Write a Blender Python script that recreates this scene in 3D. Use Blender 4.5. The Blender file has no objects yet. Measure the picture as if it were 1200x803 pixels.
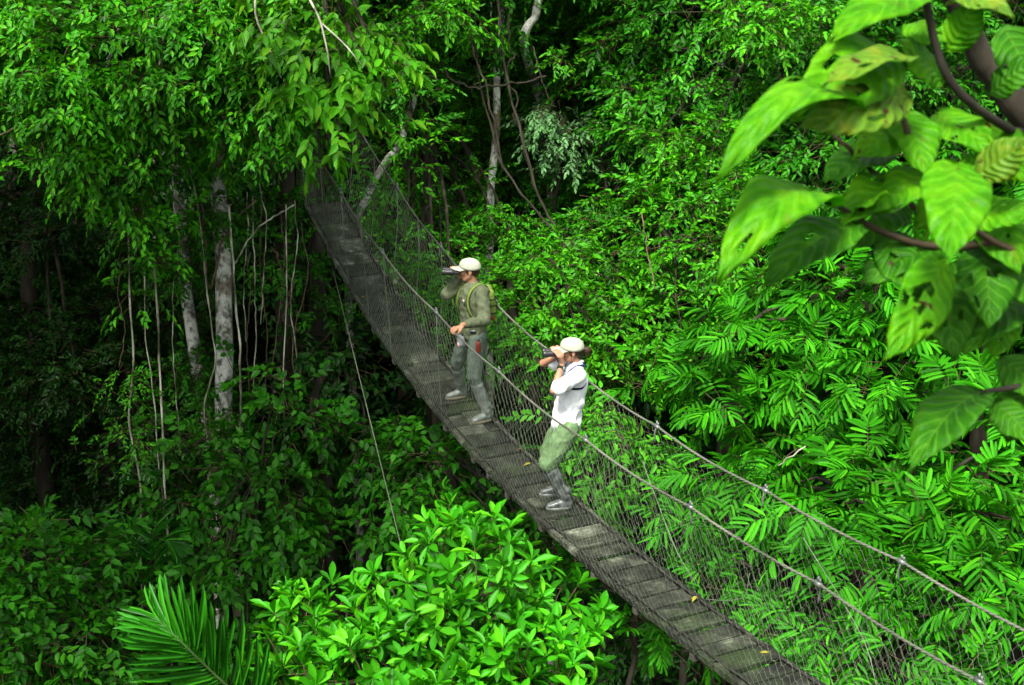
import bpy, bmesh, math
import numpy as np
from mathutils import Vector, Matrix, noise

rng = np.random.default_rng(11)
sc = bpy.context.scene
C = sc.collection
R = math.radians

# ------------------------------------------------------------------ camera
TH, FPX, CX, CY, CZ = 0.2972, 1600.0, 600.0, 401.5, 20.0
FW = np.array([0, math.cos(TH), -math.sin(TH)])
UP = np.array([0, math.sin(TH), math.cos(TH)])
cam = bpy.data.cameras.new('camera')
cam.sensor_width = 36.0
cam.lens = 36.0 * FPX / 1200.0
cam.clip_end = 2000
cam.clip_start = 0.05
cam.dof.use_dof = True
cam.dof.focus_distance = 13.6
cam.dof.aperture_fstop = 4.5
co = bpy.data.objects.new('camera', cam)
co.location = (0, 0, CZ)
co.rotation_euler = (math.pi / 2 - TH, 0, 0)
C.objects.link(co)
sc.camera = co


def at(px, py, D):
    """a point of the place from where the photo shows it and its measured distance"""
    return np.array([0, 0, CZ]) + D * (FW + np.array([(px - CX) / FPX, 0, 0]) + UP * (-(py - CY) / FPX))


# ------------------------------------------------------------------ object helpers
def tag(o, label=None, cat=None, group=None, kind=None):
    if label: o['label'] = label
    if cat: o['category'] = cat
    if group: o['group'] = group
    if kind: o['kind'] = kind
    return o


def empty(name, loc, rz=0.0):
    o = bpy.data.objects.new(name, None)
    o.location = tuple(loc)
    o.rotation_euler = (0, 0, rz)
    o.empty_display_size = 0.3
    C.objects.link(o)
    return o


class Geo:
    """collects triangles; build() links them as ONE mesh object"""
    def __init__(self):
        self.V, self.F, self.M, self.n = [], [], [], 0
        self.UV = None

    def add(self, V, F, m=0):
        V = np.asarray(V, float).reshape(-1, 3)
        F = np.asarray(F, np.int64).reshape(-1, 3)
        self.V.append(V)
        self.F.append(F + self.n)
        self.M.append(np.full(len(F), m, np.int32))
        self.n += len(V)
        return self

    def build(self, name, mats, parent=None, smooth=True, origin=None, link=True, uv=None):
        V = np.concatenate(self.V) if self.V else np.zeros((0, 3))
        F = np.concatenate(self.F) if self.F else np.zeros((0, 3), int)
        M = np.concatenate(self.M) if self.M else np.zeros(0, int)
        off = np.zeros(3)
        if parent is not None and origin is None:
            off = np.array(parent.location)
        if origin is not None:
            off = np.asarray(origin, float)
        me = bpy.data.meshes.new(name)
        me.vertices.add(len(V))
        me.vertices.foreach_set('co', np.ascontiguousarray(V - off, np.float32).ravel())
        me.loops.add(len(F) * 3)
        me.loops.foreach_set('vertex_index', np.ascontiguousarray(F, np.int32).ravel())
        me.polygons.add(len(F))
        me.polygons.foreach_set('loop_start', np.arange(0, len(F) * 3, 3, dtype=np.int32))
        if not isinstance(mats, (list, tuple)): mats = [mats]
        for m in mats: me.materials.append(m)
        me.polygons.foreach_set('material_index', M.astype(np.int32))
        me.polygons.foreach_set('use_smooth', np.full(len(F), smooth))
        if uv is not None:
            ul = me.uv_layers.new(name='uv')
            ul.data.foreach_set('uv', np.ascontiguousarray(uv[F.ravel()], np.float32).ravel())
        me.update(calc_edges=True)
        me.validate()
        o = bpy.data.objects.new(name, me)
        if link: C.objects.link(o)
        if parent is not None:
            o.parent = parent
        elif origin is not None:
            o.location = tuple(off)
        return o


def nrm(a):
    a = np.asarray(a, float)
    return a / (np.linalg.norm(a, axis=-1, keepdims=True) + 1e-12)


def tube(P, r, sides=6, cap=True):
    P = np.asarray(P, float)
    n = len(P)
    r = np.broadcast_to(np.asarray(r, float), (n,))
    T = nrm(np.gradient(P, axis=0))
    ref = np.array([0, 0, 1.0]) if abs(T[0][2]) < .9 else np.array([1.0, 0, 0])
    X = np.zeros((n, 3))
    x = nrm(np.cross(T[0], ref))
    for i in range(n):
        x = x - T[i] * (x @ T[i])
        x = nrm(x)
        X[i] = x
    Y = np.cross(T, X)
    a = np.arange(sides) * 2 * math.pi / sides
    V = (P[:, None] + r[:, None, None] * (np.cos(a)[None, :, None] * X[:, None] + np.sin(a)[None, :, None] * Y[:, None])).reshape(-1, 3)
    F = []
    for i in range(n - 1):
        for k in range(sides):
            a0, b0 = i * sides + k, i * sides + (k + 1) % sides
            F += [(a0, b0, b0 + sides), (a0, b0 + sides, a0 + sides)]
    if cap:
        V = np.concatenate([V, [P[0]], [P[-1]]])
        c0, c1 = n * sides, n * sides + 1
        for k in range(sides):
            F += [(c0, (k + 1) % sides, k), (c1, (n - 1) * sides + k, (n - 1) * sides + (k + 1) % sides)]
    return V, np.array(F)


def prisms(A, B, r, sides=3):
    """many thin straight wires at once"""
    A, B = np.asarray(A, float), np.asarray(B, float)
    n = len(A)
    T = nrm(B - A)
    ref = np.where(np.abs(T[:, 2:3]) < .9, np.array([[0, 0, 1.0]]), np.array([[1.0, 0, 0]]))
    X = nrm(np.cross(T, ref))
    Y = np.cross(T, X)
    a = np.arange(sides) * 2 * math.pi / sides
    r = np.broadcast_to(np.asarray(r, float), (n,))[:, None, None]
    ring = r * (np.cos(a)[None, :, None] * X[:, None] + np.sin(a)[None, :, None] * Y[:, None])
    V = np.concatenate([A[:, None] + ring, B[:, None] + ring], 1).reshape(-1, 3)
    f = []
    for k in range(sides):
        k2 = (k + 1) % sides
        f += [(k, k2, k2 + sides), (k, k2 + sides, k + sides)]
    F = (np.arange(n)[:, None, None] * 2 * sides + np.array(f)[None]).reshape(-1, 3)
    return V, F


def smoothpath(pts, n=24, wob=0.0, seed=0):
    """Catmull-Rom through the points, with a little natural wobble"""
    P = np.asarray(pts, float)
    if len(P) == 2: P = np.array([P[0], P[0] * .66 + P[1] * .34, P[0] * .34 + P[1] * .66, P[1]])
    ln = np.linalg.norm(np.diff(P, axis=0), axis=1)
    cut = 1.6 * np.median(ln) + 1e-6                      # long runs are split so the curve cannot overshoot
    Q = [P[0]]
    for a, b, l in zip(P[:-1], P[1:], ln):
        k = min(12, max(1, int(math.ceil(l / cut))))
        Q += [a + (b - a) * (i + 1) / k for i in range(k)]
    P = np.array(Q)
    Q = np.concatenate([[2 * P[0] - P[1]], P, [2 * P[-1] - P[-2]]])
    out = []
    m = len(P) - 1
    for u in np.linspace(0, m - 1e-6, n):
        i = int(u)
        t = u - i
        a, b, c, d = Q[i], Q[i + 1], Q[i + 2], Q[i + 3]
        out.append(.5 * (2 * b + (c - a) * t + (2 * a - 5 * b + 4 * c - d) * t * t + (3 * b - a - 3 * c + d) * t ** 3))
    out = np.array(out)
    if wob:
        for i in range(n):
            v = noise.noise_vector(Vector((i * .37 + seed * 7.1, seed * 3.3, .5)))
            out[i] += wob * np.array(v) * min(1, 4 * min(i, n - 1 - i) / n + .1)
    return out


# ------------------------------------------------------------------ materials
def newmat(name):
    m = bpy.data.materials.new(name)
    m.use_nodes = True
    nt = m.node_tree
    for n in list(nt.nodes): nt.nodes.remove(n)
    out = nt.nodes.new('ShaderNodeOutputMaterial')
    return m, nt, out


def N(nt, kind, **kw):
    n = nt.nodes.new(kind)
    for k, v in kw.items():
        if k in n.inputs: n.inputs[k].default_value = v
        else: setattr(n, k, v)
    return n


def ramp(nt, fac, stops):
    r = nt.nodes.new('ShaderNodeValToRGB')
    e = r.color_ramp.elements
    while len(e) < len(stops): e.new(.5)
    for x, (p, c) in zip(e, stops):
        x.position = p
        x.color = (*c, 1)
    nt.links.new(fac, r.inputs[0])
    return r.outputs[0]


def leafmat(name, col, young=None, trans=.3, rough=.45, spec=.17, yellow=.0018, var=.62):
    """leaf: each leaf its own shade of green, young leaves paler, a few yellowed; light shines through"""
    m, nt, out = newmat(name)
    L = nt.links.new
    g = N(nt, 'ShaderNodeNewGeometry')
    col = np.array(col)
    young = np.array(young) if young is not None else col * np.array([2.2, 1.35, 1.5])
    dark = col * (1 - var)
    c1 = ramp(nt, g.outputs['Random Per Island'], [(0, dark), (.45, col), (.8, col * .75 + young * .25), (1 - yellow, young), (min(1, 1 - yellow * .9), (.30, .26, .01) if yellow > .002 else young)])
    tc = N(nt, 'ShaderNodeTexCoord')
    nz = N(nt, 'ShaderNodeTexNoise', Scale=1.1, Detail=2.0)
    L(tc.outputs['Object'], nz.inputs['Vector'])
    hs = N(nt, 'ShaderNodeHueSaturation')
    mr = N(nt, 'ShaderNodeMapRange')
    mr.inputs['From Min'].default_value = .3
    mr.inputs['From Max'].default_value = .7
    mr.inputs['To Min'].default_value = .7
    mr.inputs['To Max'].default_value = 1.3
    L(nz.outputs[0], mr.inputs[0])
    L(mr.outputs[0], hs.inputs['Value'])
    L(c1, hs.inputs['Color'])
    b = N(nt, 'ShaderNodeBsdfPrincipled', Roughness=rough)
    b.inputs['Specular IOR Level'].default_value = spec
    L(hs.outputs[0], b.inputs['Base Color'])
    t = N(nt, 'ShaderNodeBsdfTranslucent')
    tm = N(nt, 'ShaderNodeMix', data_type='RGBA', blend_type='MULTIPLY')
    tm.inputs[0].default_value = 1
    tm.inputs[7].default_value = (1.25, 1.15, .4, 1)
    L(hs.outputs[0], tm.inputs[6])
    L(tm.outputs[2], t.inputs['Color'])
    mx = N(nt, 'ShaderNodeMixShader')
    mx.inputs[0].default_value = trans
    L(b.outputs[0], mx.inputs[1])
    L(t.outputs[0], mx.inputs[2])
    L(mx.outputs[0], out.inputs[0])
    return m


def surf(name, stops, scale=6.0, rough=.8, bump=.3, spec=.25, stretch=(1, 1, 1), detail=6.0, bscale=None, metal=0.0, dist=.01):
    """matte surface with a noise-driven colour and bump"""
    m, nt, out = newmat(name)
    L = nt.links.new
    tc = N(nt, 'ShaderNodeTexCoord')
    mp = N(nt, 'ShaderNodeMapping')
    mp.inputs['Scale'].default_value = stretch
    L(tc.outputs['Object'], mp.inputs[0])
    nz = N(nt, 'ShaderNodeTexNoise', Scale=scale, Detail=detail)
    L(mp.outputs[0], nz.inputs['Vector'])
    c = ramp(nt, nz.outputs[0], stops)
    b = N(nt, 'ShaderNodeBsdfPrincipled', Roughness=rough, Metallic=metal)
    b.inputs['Specular IOR Level'].default_value = spec
    L(c, b.inputs['Base Color'])
    if bump:
        n2 = N(nt, 'ShaderNodeTexNoise', Scale=bscale or scale * 3, Detail=5.0)
        L(mp.outputs[0], n2.inputs['Vector'])
        bp = N(nt, 'ShaderNodeBump', Strength=bump, Distance=dist)
        L(n2.outputs[0], bp.inputs['Height'])
        L(bp.outputs[0], b.inputs['Normal'])
    L(b.outputs[0], out.inputs[0])
    return m


M = {}
# foliage kinds
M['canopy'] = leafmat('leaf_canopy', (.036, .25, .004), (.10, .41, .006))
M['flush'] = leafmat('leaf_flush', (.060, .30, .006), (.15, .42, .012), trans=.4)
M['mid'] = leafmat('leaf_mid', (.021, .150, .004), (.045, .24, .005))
M['dim'] = leafmat('leaf_dim', (.009, .055, .004), (.017, .09, .005))  # leaf green darkened to stand in for deep shade
M['bush'] = leafmat('leaf_bush', (.036, .285, .005), (.105, .45, .008), trans=.32, rough=.42, spec=.15)
M['pinnate'] = leafmat('leaf_pinnate', (.026, .21, .004), (.065, .35, .006), trans=.34, yellow=0.0, spec=.08, rough=.5)
M['fine'] = leafmat('leaf_fine', (.022, .17, .004), (.055, .30, .005))
M['sprig'] = leafmat('leaf_sprig', (.045, .28, .004), (.10, .40, .006), trans=.35)
M['pale'] = leafmat('leaf_pale', (.07, .19, .055), (.13, .28, .10), trans=.15, rough=.35)
M['palm'] = leafmat('leaf_palm', (.018, .165, .005), (.04, .25, .006), trans=.25, rough=.4, spec=.16, yellow=0.0)
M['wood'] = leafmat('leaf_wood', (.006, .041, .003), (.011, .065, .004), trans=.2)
# bark
def barkmat(name, pale, k=1.0):
    m, nt, out = newmat(name)
    L = nt.links.new
    tc = N(nt, 'ShaderNodeTexCoord')
    mp = N(nt, 'ShaderNodeMapping'); mp.inputs['Scale'].default_value = (1.5, 1.5, 1)
    L(tc.outputs['Object'], mp.inputs[0])
    n1 = N(nt, 'ShaderNodeTexNoise', Scale=6.5, Detail=9.0, Roughness=.62); L(mp.outputs[0], n1.inputs['Vector'])
    p = np.array(pale)
    c = ramp(nt, n1.outputs[0], [(.33, p * .08), (.41, p * .34), (.48, p * .8), (.58, p), (.63, p * .55), (.70, p * .16)])
    n2 = N(nt, 'ShaderNodeTexNoise', Scale=1.7, Detail=7.0, Roughness=.7); L(tc.outputs['Object'], n2.inputs['Vector'])
    mo = ramp(nt, n2.outputs[0], [(.49, (0, 0, 0)), (.58, (.9, .9, .9))])
    m1 = N(nt, 'ShaderNodeMix', data_type='RGBA'); L(mo, m1.inputs[0]); L(c, m1.inputs[6]); m1.inputs[7].default_value = (.045 * k, .055 * k, .018 * k, 1)
    n3 = N(nt, 'ShaderNodeTexNoise', Scale=3.1, Detail=6.0); L(tc.outputs['Object'], n3.inputs['Vector'])
    br2 = ramp(nt, n3.outputs[0], [(.56, (0, 0, 0)), (.62, (.7, .7, .7))])
    m2 = N(nt, 'ShaderNodeMix', data_type='RGBA'); L(br2, m2.inputs[0]); L(m1.outputs[2], m2.inputs[6]); m2.inputs[7].default_value = (.11 * k, .075 * k, .045 * k, 1)
    b = N(nt, 'ShaderNodeBsdfPrincipled', Roughness=.85)
    b.inputs['Specular IOR Level'].default_value = .2
    L(m2.outputs[2], b.inputs['Base Color'])
    mg = N(nt, 'ShaderNodeMapping'); mg.inputs['Scale'].default_value = (9, 9, 1.6); L(tc.outputs['Object'], mg.inputs[0])
    n4 = N(nt, 'ShaderNodeTexNoise', Scale=2.2, Detail=8.0, Roughness=.65); L(mg.outputs[0], n4.inputs['Vector'])
    bp = N(nt, 'ShaderNodeBump', Strength=1.0, Distance=.03); L(n4.outputs[0], bp.inputs['Height']); L(bp.outputs[0], b.inputs['Normal'])
    L(b.outputs[0], out.inputs[0])
    return m
M['bark_pale'] = barkmat('bark_pale', (.58, .60, .51))
M['bark_grey'] = barkmat('bark_grey', (.34, .36, .31), .8)
M['bark_dark'] = surf('bark_dark', [(.3, (.008, .007, .004)), (.55, (.026, .022, .013)), (.75, (.05, .05, .03))], scale=5, bump=.6, stretch=(1, 1, .3), dist=.03)
M['bark_brown'] = surf('bark_brown', [(.3, (.016, .012, .006)), (.55, (.05, .034, .016)), (.75, (.09, .065, .032))], scale=8, bump=.5, dist=.01)
M['twig'] = surf('twig', [(.3, (.03, .022, .010)), (.7, (.09, .07, .03))], scale=6, bump=0)
M['liana'] = surf('liana_bark', [(.36, (.03, .035, .015)), (.5, (.22, .22, .15)), (.62, (.45, .45, .36)), (.72, (.09, .08, .05))], scale=5, bump=.4, stretch=(1, 1, .4))
M['liana_brown'] = surf('liana_brown', [(.3, (.03, .022, .012)), (.55, (.09, .065, .035)), (.75, (.15, .12, .07))], scale=7, bump=.4, stretch=(1, 1, .4))


# ------------------------------------------------------------------ leaves
def template(widths, sag=.12, fold=.10, ys=None):
    """leaf blade of unit length along y: midrib with a row of stations; widths are half widths at the stations"""
    n = len(widths)
    ys = ys or [(i + 1) / (n + 1) for i in range(n)]
    V = [(0, 0, 0)]
    for w, y in zip(widths, ys):
        z = -sag * y * y
        V += [(-w, y, z + fold * w), (0, y, z - fold * w), (w, y, z + fold * w)]
    V.append((0, 1, -sag))
    F = [(0, 2, 1), (0, 3, 2)]
    for i in range(n - 1):
        a = 1 + 3 * i
        b = a + 3
        F += [(a, a + 1, b + 1), (a, b + 1, b), (a + 1, a + 2, b + 2), (a + 1, b + 2, b + 1)]
    a = 1 + 3 * (n - 1)
    F += [(a, a + 1, len(V) - 1), (a + 1, a + 2, len(V) - 1)]
    return np.array(V, float), np.array(F)


T_OVATE = template([.20, .22, .12], .22, .35)
T_FAR = template([.25], .15, .4)
T_FAR2 = template([.21, .17], .2, .4)
T_OBOV = template([.06, .125, .165, .105], .25, .4, [.2, .45, .68, .87])
T_OBLONG = template([.075, .092, .074], .30, .5, [.18, .6, .90])
T_STRAP = template([.055, .075, .062], .28, .5, [.15, .55, .90])


def leaves(geo, P, D, Nn, S, tmpl, m=0, wid=1.0):
    T, F = tmpl
    D = nrm(D)
    Z = nrm(Nn - (Nn * D).sum(1, keepdims=True) * D)
    X = np.cross(D, Z)
    S = np.broadcast_to(np.asarray(S, float), (len(P),))[:, None, None]
    sag = (0.4 + 1.2 * rng.random((len(P), 1, 1)))
    V = P[:, None] + S * (wid * T[None, :, 0:1] * X[:, None] + T[None, :, 1:2] * D[:, None] + sag * T[None, :, 2:3] * Z[:, None])
    k = len(T)
    FF = (np.arange(len(P))[:, None, None] * k + F[None]).reshape(-1, 3)
    geo.add(V.reshape(-1, 3), FF, m)


def rand_dir(n):
    return nrm(rng.normal(size=(n, 3)))


def spray(C0, U, NN, L, k, a0, a1, size, droop, jit, taper=.75, mode='alt'):
    """leaf positions, directions, normals, sizes of many leafy twigs at once"""
    n = len(C0)
    U = nrm(U)
    NN = nrm(NN - (NN * U).sum(1, keepdims=True) * U)
    SD = np.cross(U, NN)
    L = np.broadcast_to(np.asarray(L, float), (n,))[:, None]
    Ps, Ds, Ns, Ss = [], [], [], []
    for j in range(k):
        if mode == 'whorl':
            ph = 2.4 * j + rng.random((n, 1)) * .5
            t = .72 + .28 * rng.random((n, 1))
            an = (a0 + (a1 - a0) * (j / max(1, k - 1))) + jit * rng.normal(size=(n, 1))
            d = U * np.cos(an) + (SD * np.cos(ph) + NN * np.sin(ph)) * np.sin(an)
            nn = U + .2 * rng.normal(size=(n, 3)) + np.array([0, 0, .3])
            s = size * (.65 + .45 * rng.random(n))
            pos = C0 + U * L * t
        else:
            pairs = mode == 'pair'
            t = ((j // 2 + .6) / (k / 2)) if pairs else (j + .7) / k
            sg = 1 if j % 2 == 0 else -1
            if j == k - 1 and not pairs: sg = .1
            an = a0 + (a1 - a0) * t
            an = an + jit * rng.normal(size=(n, 1))
            d = U * np.cos(an) + sg * SD * np.sin(an) + np.array([0, 0, -droop * (.6 + .8 * 1)]) * (.5 + rng.random((n, 1)))
            d = d + jit * .6 * rng.normal(size=(n, 3))
            nn = NN + .35 * jit / .2 * rng.normal(size=(n, 3)) * .6
            s = size * (1 - (1 - taper) * abs(t - .45) * 2) * (.8 + .35 * rng.random(n))
            pos = C0 + U * L * t + np.array([0, 0, -1.0]) * L * (.35 * t * t)
        Ps.append(pos); Ds.append(d); Ns.append(nn); Ss.append(s)
    return np.concatenate(Ps), np.concatenate(Ds), np.concatenate(Ns), np.concatenate(Ss)


KINDS = {
    # template, leaves per twig, twig length, a0, a1, leaf length, droop, jitter, mode, twigs per m2 of blob surface, outward droop
    'ovate':   dict(t=T_OVATE, k=8, L=.27, a0=1.15, a1=.4, size=.114, droop=.2, jit=.26, mode='alt', dens=70, out=-.25),
    'ovate_s': dict(t=T_FAR2, k=9, L=.30, a0=1.1, a1=.5, size=.12, droop=.12, jit=.3, mode='alt', dens=42, out=-.1),
    'flush':   dict(t=T_OVATE, k=8, L=.32, a0=1.2, a1=.6, size=.175, droop=.45, jit=.38, mode='alt', dens=27, out=-.3),
    'whorl':   dict(t=T_OBOV, k=9, L=.18, a0=.30, a1=1.40, size=.158, droop=0, jit=.16, mode='whorl', dens=52, out=.55),
    'pinnate': dict(t=T_OBLONG, k=14, L=.29, a0=1.45, a1=.30, size=.23, droop=.14, jit=.06, mode='pair', dens=9, out=-.15),
    'pinnate_s': dict(t=T_OBLONG, k=14, L=.26, a0=1.35, a1=.35, size=.19, droop=.16, jit=.10, mode='pair', dens=13, out=-.1),
    'fine':    dict(t=T_FAR2, k=12, L=.46, a0=1.2, a1=.5, size=.14, droop=.15, jit=.25, mode='alt', dens=24, out=-.1),
    'far':     dict(t=T_FAR, k=9, L=.7, a0=1.1, a1=.5, size=.30, droop=.25, jit=.4, mode='alt', dens=5, out=-.2),
}


def foliage(geo, blobs, kind, m=0, mtwig=1, dens=1.0, size=1.0, upb=.2, shell=.45, twigs=True, tiers=2.6, tsize=.34, wid=1.0):
    K = KINDS[kind]
    Cs, Us, Nn = [], [], []
    for c, r in blobs:
        r = np.broadcast_to(np.asarray(r, float), (3,))
        area = 4 * math.pi * (r[0] * r[1] * r[2]) ** (2 / 3)
        n = max(3, int(area * K['dens'] * dens))
        # the lump is made of many leafy tiers with dark gaps between them
        ns_ = max(5, int(area * tiers))
        vs = rand_dir(ns_)
        vs[:, 2] += upb
        vs = nrm(vs)
        rr = (1 - shell) + shell * np.sqrt(rng.random((ns_, 1)))
        q = rng.normal(size=(5, 3)); ph = rng.random(5) * 6.28
        bb = sum(.10 * np.sin(2.2 * (vs @ q[i]) + ph[i]) for i in range(5))[:, None]
        ctr = vs * r * rr * (1 + bb)
        wgt = .4 + rng.random(ns_)
        ii = rng.choice(ns_, n, p=wgt / wgt.sum())
        ts = tsize / math.sqrt(tiers) * size ** .3 * (.7 + .6 * rng.random((ns_, 1)))
        offv = rng.normal(size=(n, 3)) * ts[ii] * np.array([1, 1, .28])
        p = np.asarray(c) + ctr[ii] + offv
        v = nrm(vs[ii] * .7 + nrm(offv + 1e-6) * np.array([1, 1, .3]) * .8)
        Cs.append(p)
        o = np.array([0, 0, K['out']])
        Us.append(v * .8 + o + .45 * rng.normal(size=(n, 3)))
        Nn.append(np.array([0, 0, 1.0]) + .55 * v + .25 * rng.normal(size=(n, 3)))
    C0, U, NN = np.concatenate(Cs), nrm(np.concatenate(Us)), np.concatenate(Nn)
    L = K['L'] * size * (.7 + .6 * rng.random(len(C0)))
    P, D, Nr, S = spray(C0, U, NN, L, K['k'], K['a0'], K['a1'], K['size'] * size, K['droop'], K['jit'], mode=K['mode'])
    leaves(geo, P, D, Nr, S, K['t'], m, wid)
    if twigs:
        V, F = prisms(C0 - U * L[:, None] * .5, C0 + U * L[:, None] * .92 + np.array([0, 0, -1.0]) * L[:, None] * (.3 if K['mode'] != 'whorl' else 0), .004 * max(1, size))
        geo.add(V, F, mtwig)
    return C0


def PB(px, py, D, rpx, sq=1.0, dz=1.0):
    """crown lump: centre where the photo shows it, radius from its size there"""
    r = rpx * D / FPX
    return (at(px, py, D), (r, r * sq, r * dz))


def limbs(geo, start, blobs, r0, m=0, seed=0):
    for i, (c, r) in enumerate(blobs):
        s = start[i % len(start)] if isinstance(start, list) else start
        s = np.asarray(s)
        c = np.asarray(c)
        mid = s * .45 + c * .55 + np.array([0, 0, .12 * np.linalg.norm(c - s)])
        P = smoothpath([s, mid, c], 9, .10, seed + i)
        geo.add(*tube(P, np.linspace(r0, r0 * .25, 9), 5), m)


def tree(name, label, cat, trunk, r, blobs, kind, leafm, bark='bark_dark', limb_from=-1, limb_r=None, group=None, extra=(), sides=10, **kw):
    """trunk path (top first or base first), crown lumps -> Empty > trunk, crown"""
    trunk = np.asarray(trunk, float)
    base = trunk[0].copy()
    root = empty(name, base)
    tag(root, label, cat, group)
    g = Geo()
    P = smoothpath(trunk, 44, .05, len(label))
    rr = np.linspace(r, r * .62, 44)
    rr[:3] *= np.array([1.5, 1.25, 1.08])
    g.add(*tube(P, rr, sides))
    st = [P[-1], P[-3], P[-6]] if limb_from == -1 else [P[limb_from]]
    limbs(g, st, blobs, limb_r or r * .3, 0, len(label))
    g.build('trunk', M[bark], root)
    f = Geo()
    foliage(f, blobs, kind, **kw)
    for (bl, kd, kk) in extra: foliage(f, bl, kd, **kk)
    f.build('crown', [M[leafm], M['twig']] if isinstance(leafm, str) else [M[x] for x in leafm], root)
    return root


def ground_z(x, y):
    return .6 * math.sin(x * .21 + 1) * math.cos(y * .17) + .35 * math.sin(x * .53 + y * .41)


def down(p, dx=0, dy=0):
    """foot of a trunk on the forest floor under p"""
    x, y = p[0] + dx, p[1] + dy
    return np.array([x, y, ground_z(x, y) - .15])


# ------------------------------------------------------------------ ground
g = Geo()
ax = np.concatenate([np.linspace(-400, -50, 15), np.linspace(-45, 45, 91), np.linspace(50, 400, 15)])
ay = np.concatenate([np.linspace(-400, -50, 15), np.linspace(-45, 75, 121), np.linspace(80, 400, 15)])
XX, YY = np.meshgrid(ax, ay)
ZZ = .6 * np.sin(XX * .21 + 1) * np.cos(YY * .17) + .35 * np.sin(XX * .53 + YY * .41)
nx = len(ax)
idx = np.arange(len(ay) * nx).reshape(len(ay), nx)
a, b, c_, d_ = idx[:-1, :-1].ravel(), idx[:-1, 1:].ravel(), idx[1:, 1:].ravel(), idx[1:, :-1].ravel()
g.add(np.stack([XX, YY, ZZ], -1).reshape(-1, 3), np.concatenate([np.stack([a, b, c_], 1), np.stack([a, c_, d_], 1)]))
M['soil'] = surf('forest_floor', [(.3, (.010, .008, .004)), (.5, (.03, .025, .012)), (.65, (.02, .04, .010)), (.8, (.06, .045, .02))], scale=1.5, bump=.8, dist=.1)
tag(g.build('ground', M['soil']), kind='structure')

# ------------------------------------------------------------------ the hanging bridge
AZ, BX, BY, BZ = .4709, -.0281, 12.9883, CZ - 5.2467
DW, RH, RW = .5336, 1.2065, .7141
BD = np.array([math.sin(AZ), -math.cos(AZ), 0])
BE = np.array([math.cos(AZ), math.sin(AZ), 0])


def bz(s):
    s = np.asarray(s, float)
    q = np.minimum(s, 4.0)
    z = -.1317 * q + .0277 * q * q - .0015 * q ** 3
    return BZ + z + np.maximum(s - 4.0, 0) * .03


def br(s, o, h=0.0):
    s, o, h = np.broadcast_arrays(np.asarray(s, float), np.asarray(o, float), np.asarray(h, float))
    P = np.zeros(s.shape + (3,))
    P[..., 0] = BX + BD[0] * s + BE[0] * o
    P[..., 1] = BY + BD[1] * s + BE[1] * o
    P[..., 2] = bz(s) + h
    return P


M['plank'] = None
def plankmat():
    m, nt, out = newmat('weathered_plank')
    L = nt.links.new
    g = N(nt, 'ShaderNodeNewGeometry')
    tc = N(nt, 'ShaderNodeTexCoord')
    m0 = N(nt, 'ShaderNodeMapping'); m0.inputs['Rotation'].default_value = (0, 0, -AZ)
    L(tc.outputs['Object'], m0.inputs[0])
    mg = N(nt, 'ShaderNodeMapping'); mg.inputs['Scale'].default_value = (1.0, 9.0, 9.0)
    L(m0.outputs[0], mg.inputs[0])
    base = ramp(nt, g.outputs['Random Per Island'], [(0, (.011, .013, .009)), (.5, (.021, .024, .017)), (.75, (.036, .040, .029)), (.93, (.062, .068, .051)), (1, (.095, .102, .08))])
    n1 = N(nt, 'ShaderNodeTexNoise', Scale=5.0, Detail=7.0, Roughness=.7)
    L(tc.outputs['Object'], n1.inputs['Vector'])
    st = ramp(nt, n1.outputs[0], [(.34, (.15, .15, .12)), (.48, (.7, .7, .65)), (.57, (1.5, 1.5, 1.4)), (.63, (2.6, 2.6, 2.5)), (.68, (5.0, 5.0, 4.8))])
    mx = N(nt, 'ShaderNodeMix', data_type='RGBA', blend_type='MULTIPLY')
    mx.inputs[0].default_value = 1
    L(base, mx.inputs[6]); L(st, mx.inputs[7])
    n2 = N(nt, 'ShaderNodeTexNoise', Scale=2.3, Detail=6.0, Roughness=.65)
    L(tc.outputs['Object'], n2.inputs['Vector'])
    ms = ramp(nt, n2.outputs[0], [(.52, (0, 0, 0)), (.66, (.7, .7, .7))])
    m2 = N(nt, 'ShaderNodeMix', data_type='RGBA')
    L(ms, m2.inputs[0]); L(mx.outputs[2], m2.inputs[6])
    m2.inputs[7].default_value = (.020, .038, .008, 1)
    b = N(nt, 'ShaderNodeBsdfPrincipled', Roughness=.65)
    b.inputs['Specular IOR Level'].default_value = .35
    L(m2.outputs[2], b.inputs['Base Color'])
    n3 = N(nt, 'ShaderNodeTexNoise', Scale=7.0, Detail=8.0, Roughness=.75)
    L(mg.outputs[0], n3.inputs['Vector'])
    gr = ramp(nt, n3.outputs[0], [(.36, (.35, .35, .33)), (.5, (1, 1, 1)), (.64, (1.7, 1.7, 1.65))])
    m3 = N(nt, 'ShaderNodeMix', data_type='RGBA', blend_type='MULTIPLY'); m3.inputs[0].default_value = .9
    L(m2.outputs[2], m3.inputs[6]); L(gr, m3.inputs[7]); L(m3.outputs[2], b.inputs['Base Color'])
    bp = N(nt, 'ShaderNodeBump', Strength=.9, Distance=.012)
    L(n3.outputs[0], bp.inputs['Height']); L(bp.outputs[0], b.inputs['Normal'])
    L(b.outputs[0], out.inputs[0])
    return m
M['plank'] = plankmat()
M['rope_dark'] = surf('wet_black_rope', [(.4, (.012, .012, .010)), (.7, (.04, .04, .032))], scale=20, bump=.4)
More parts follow.
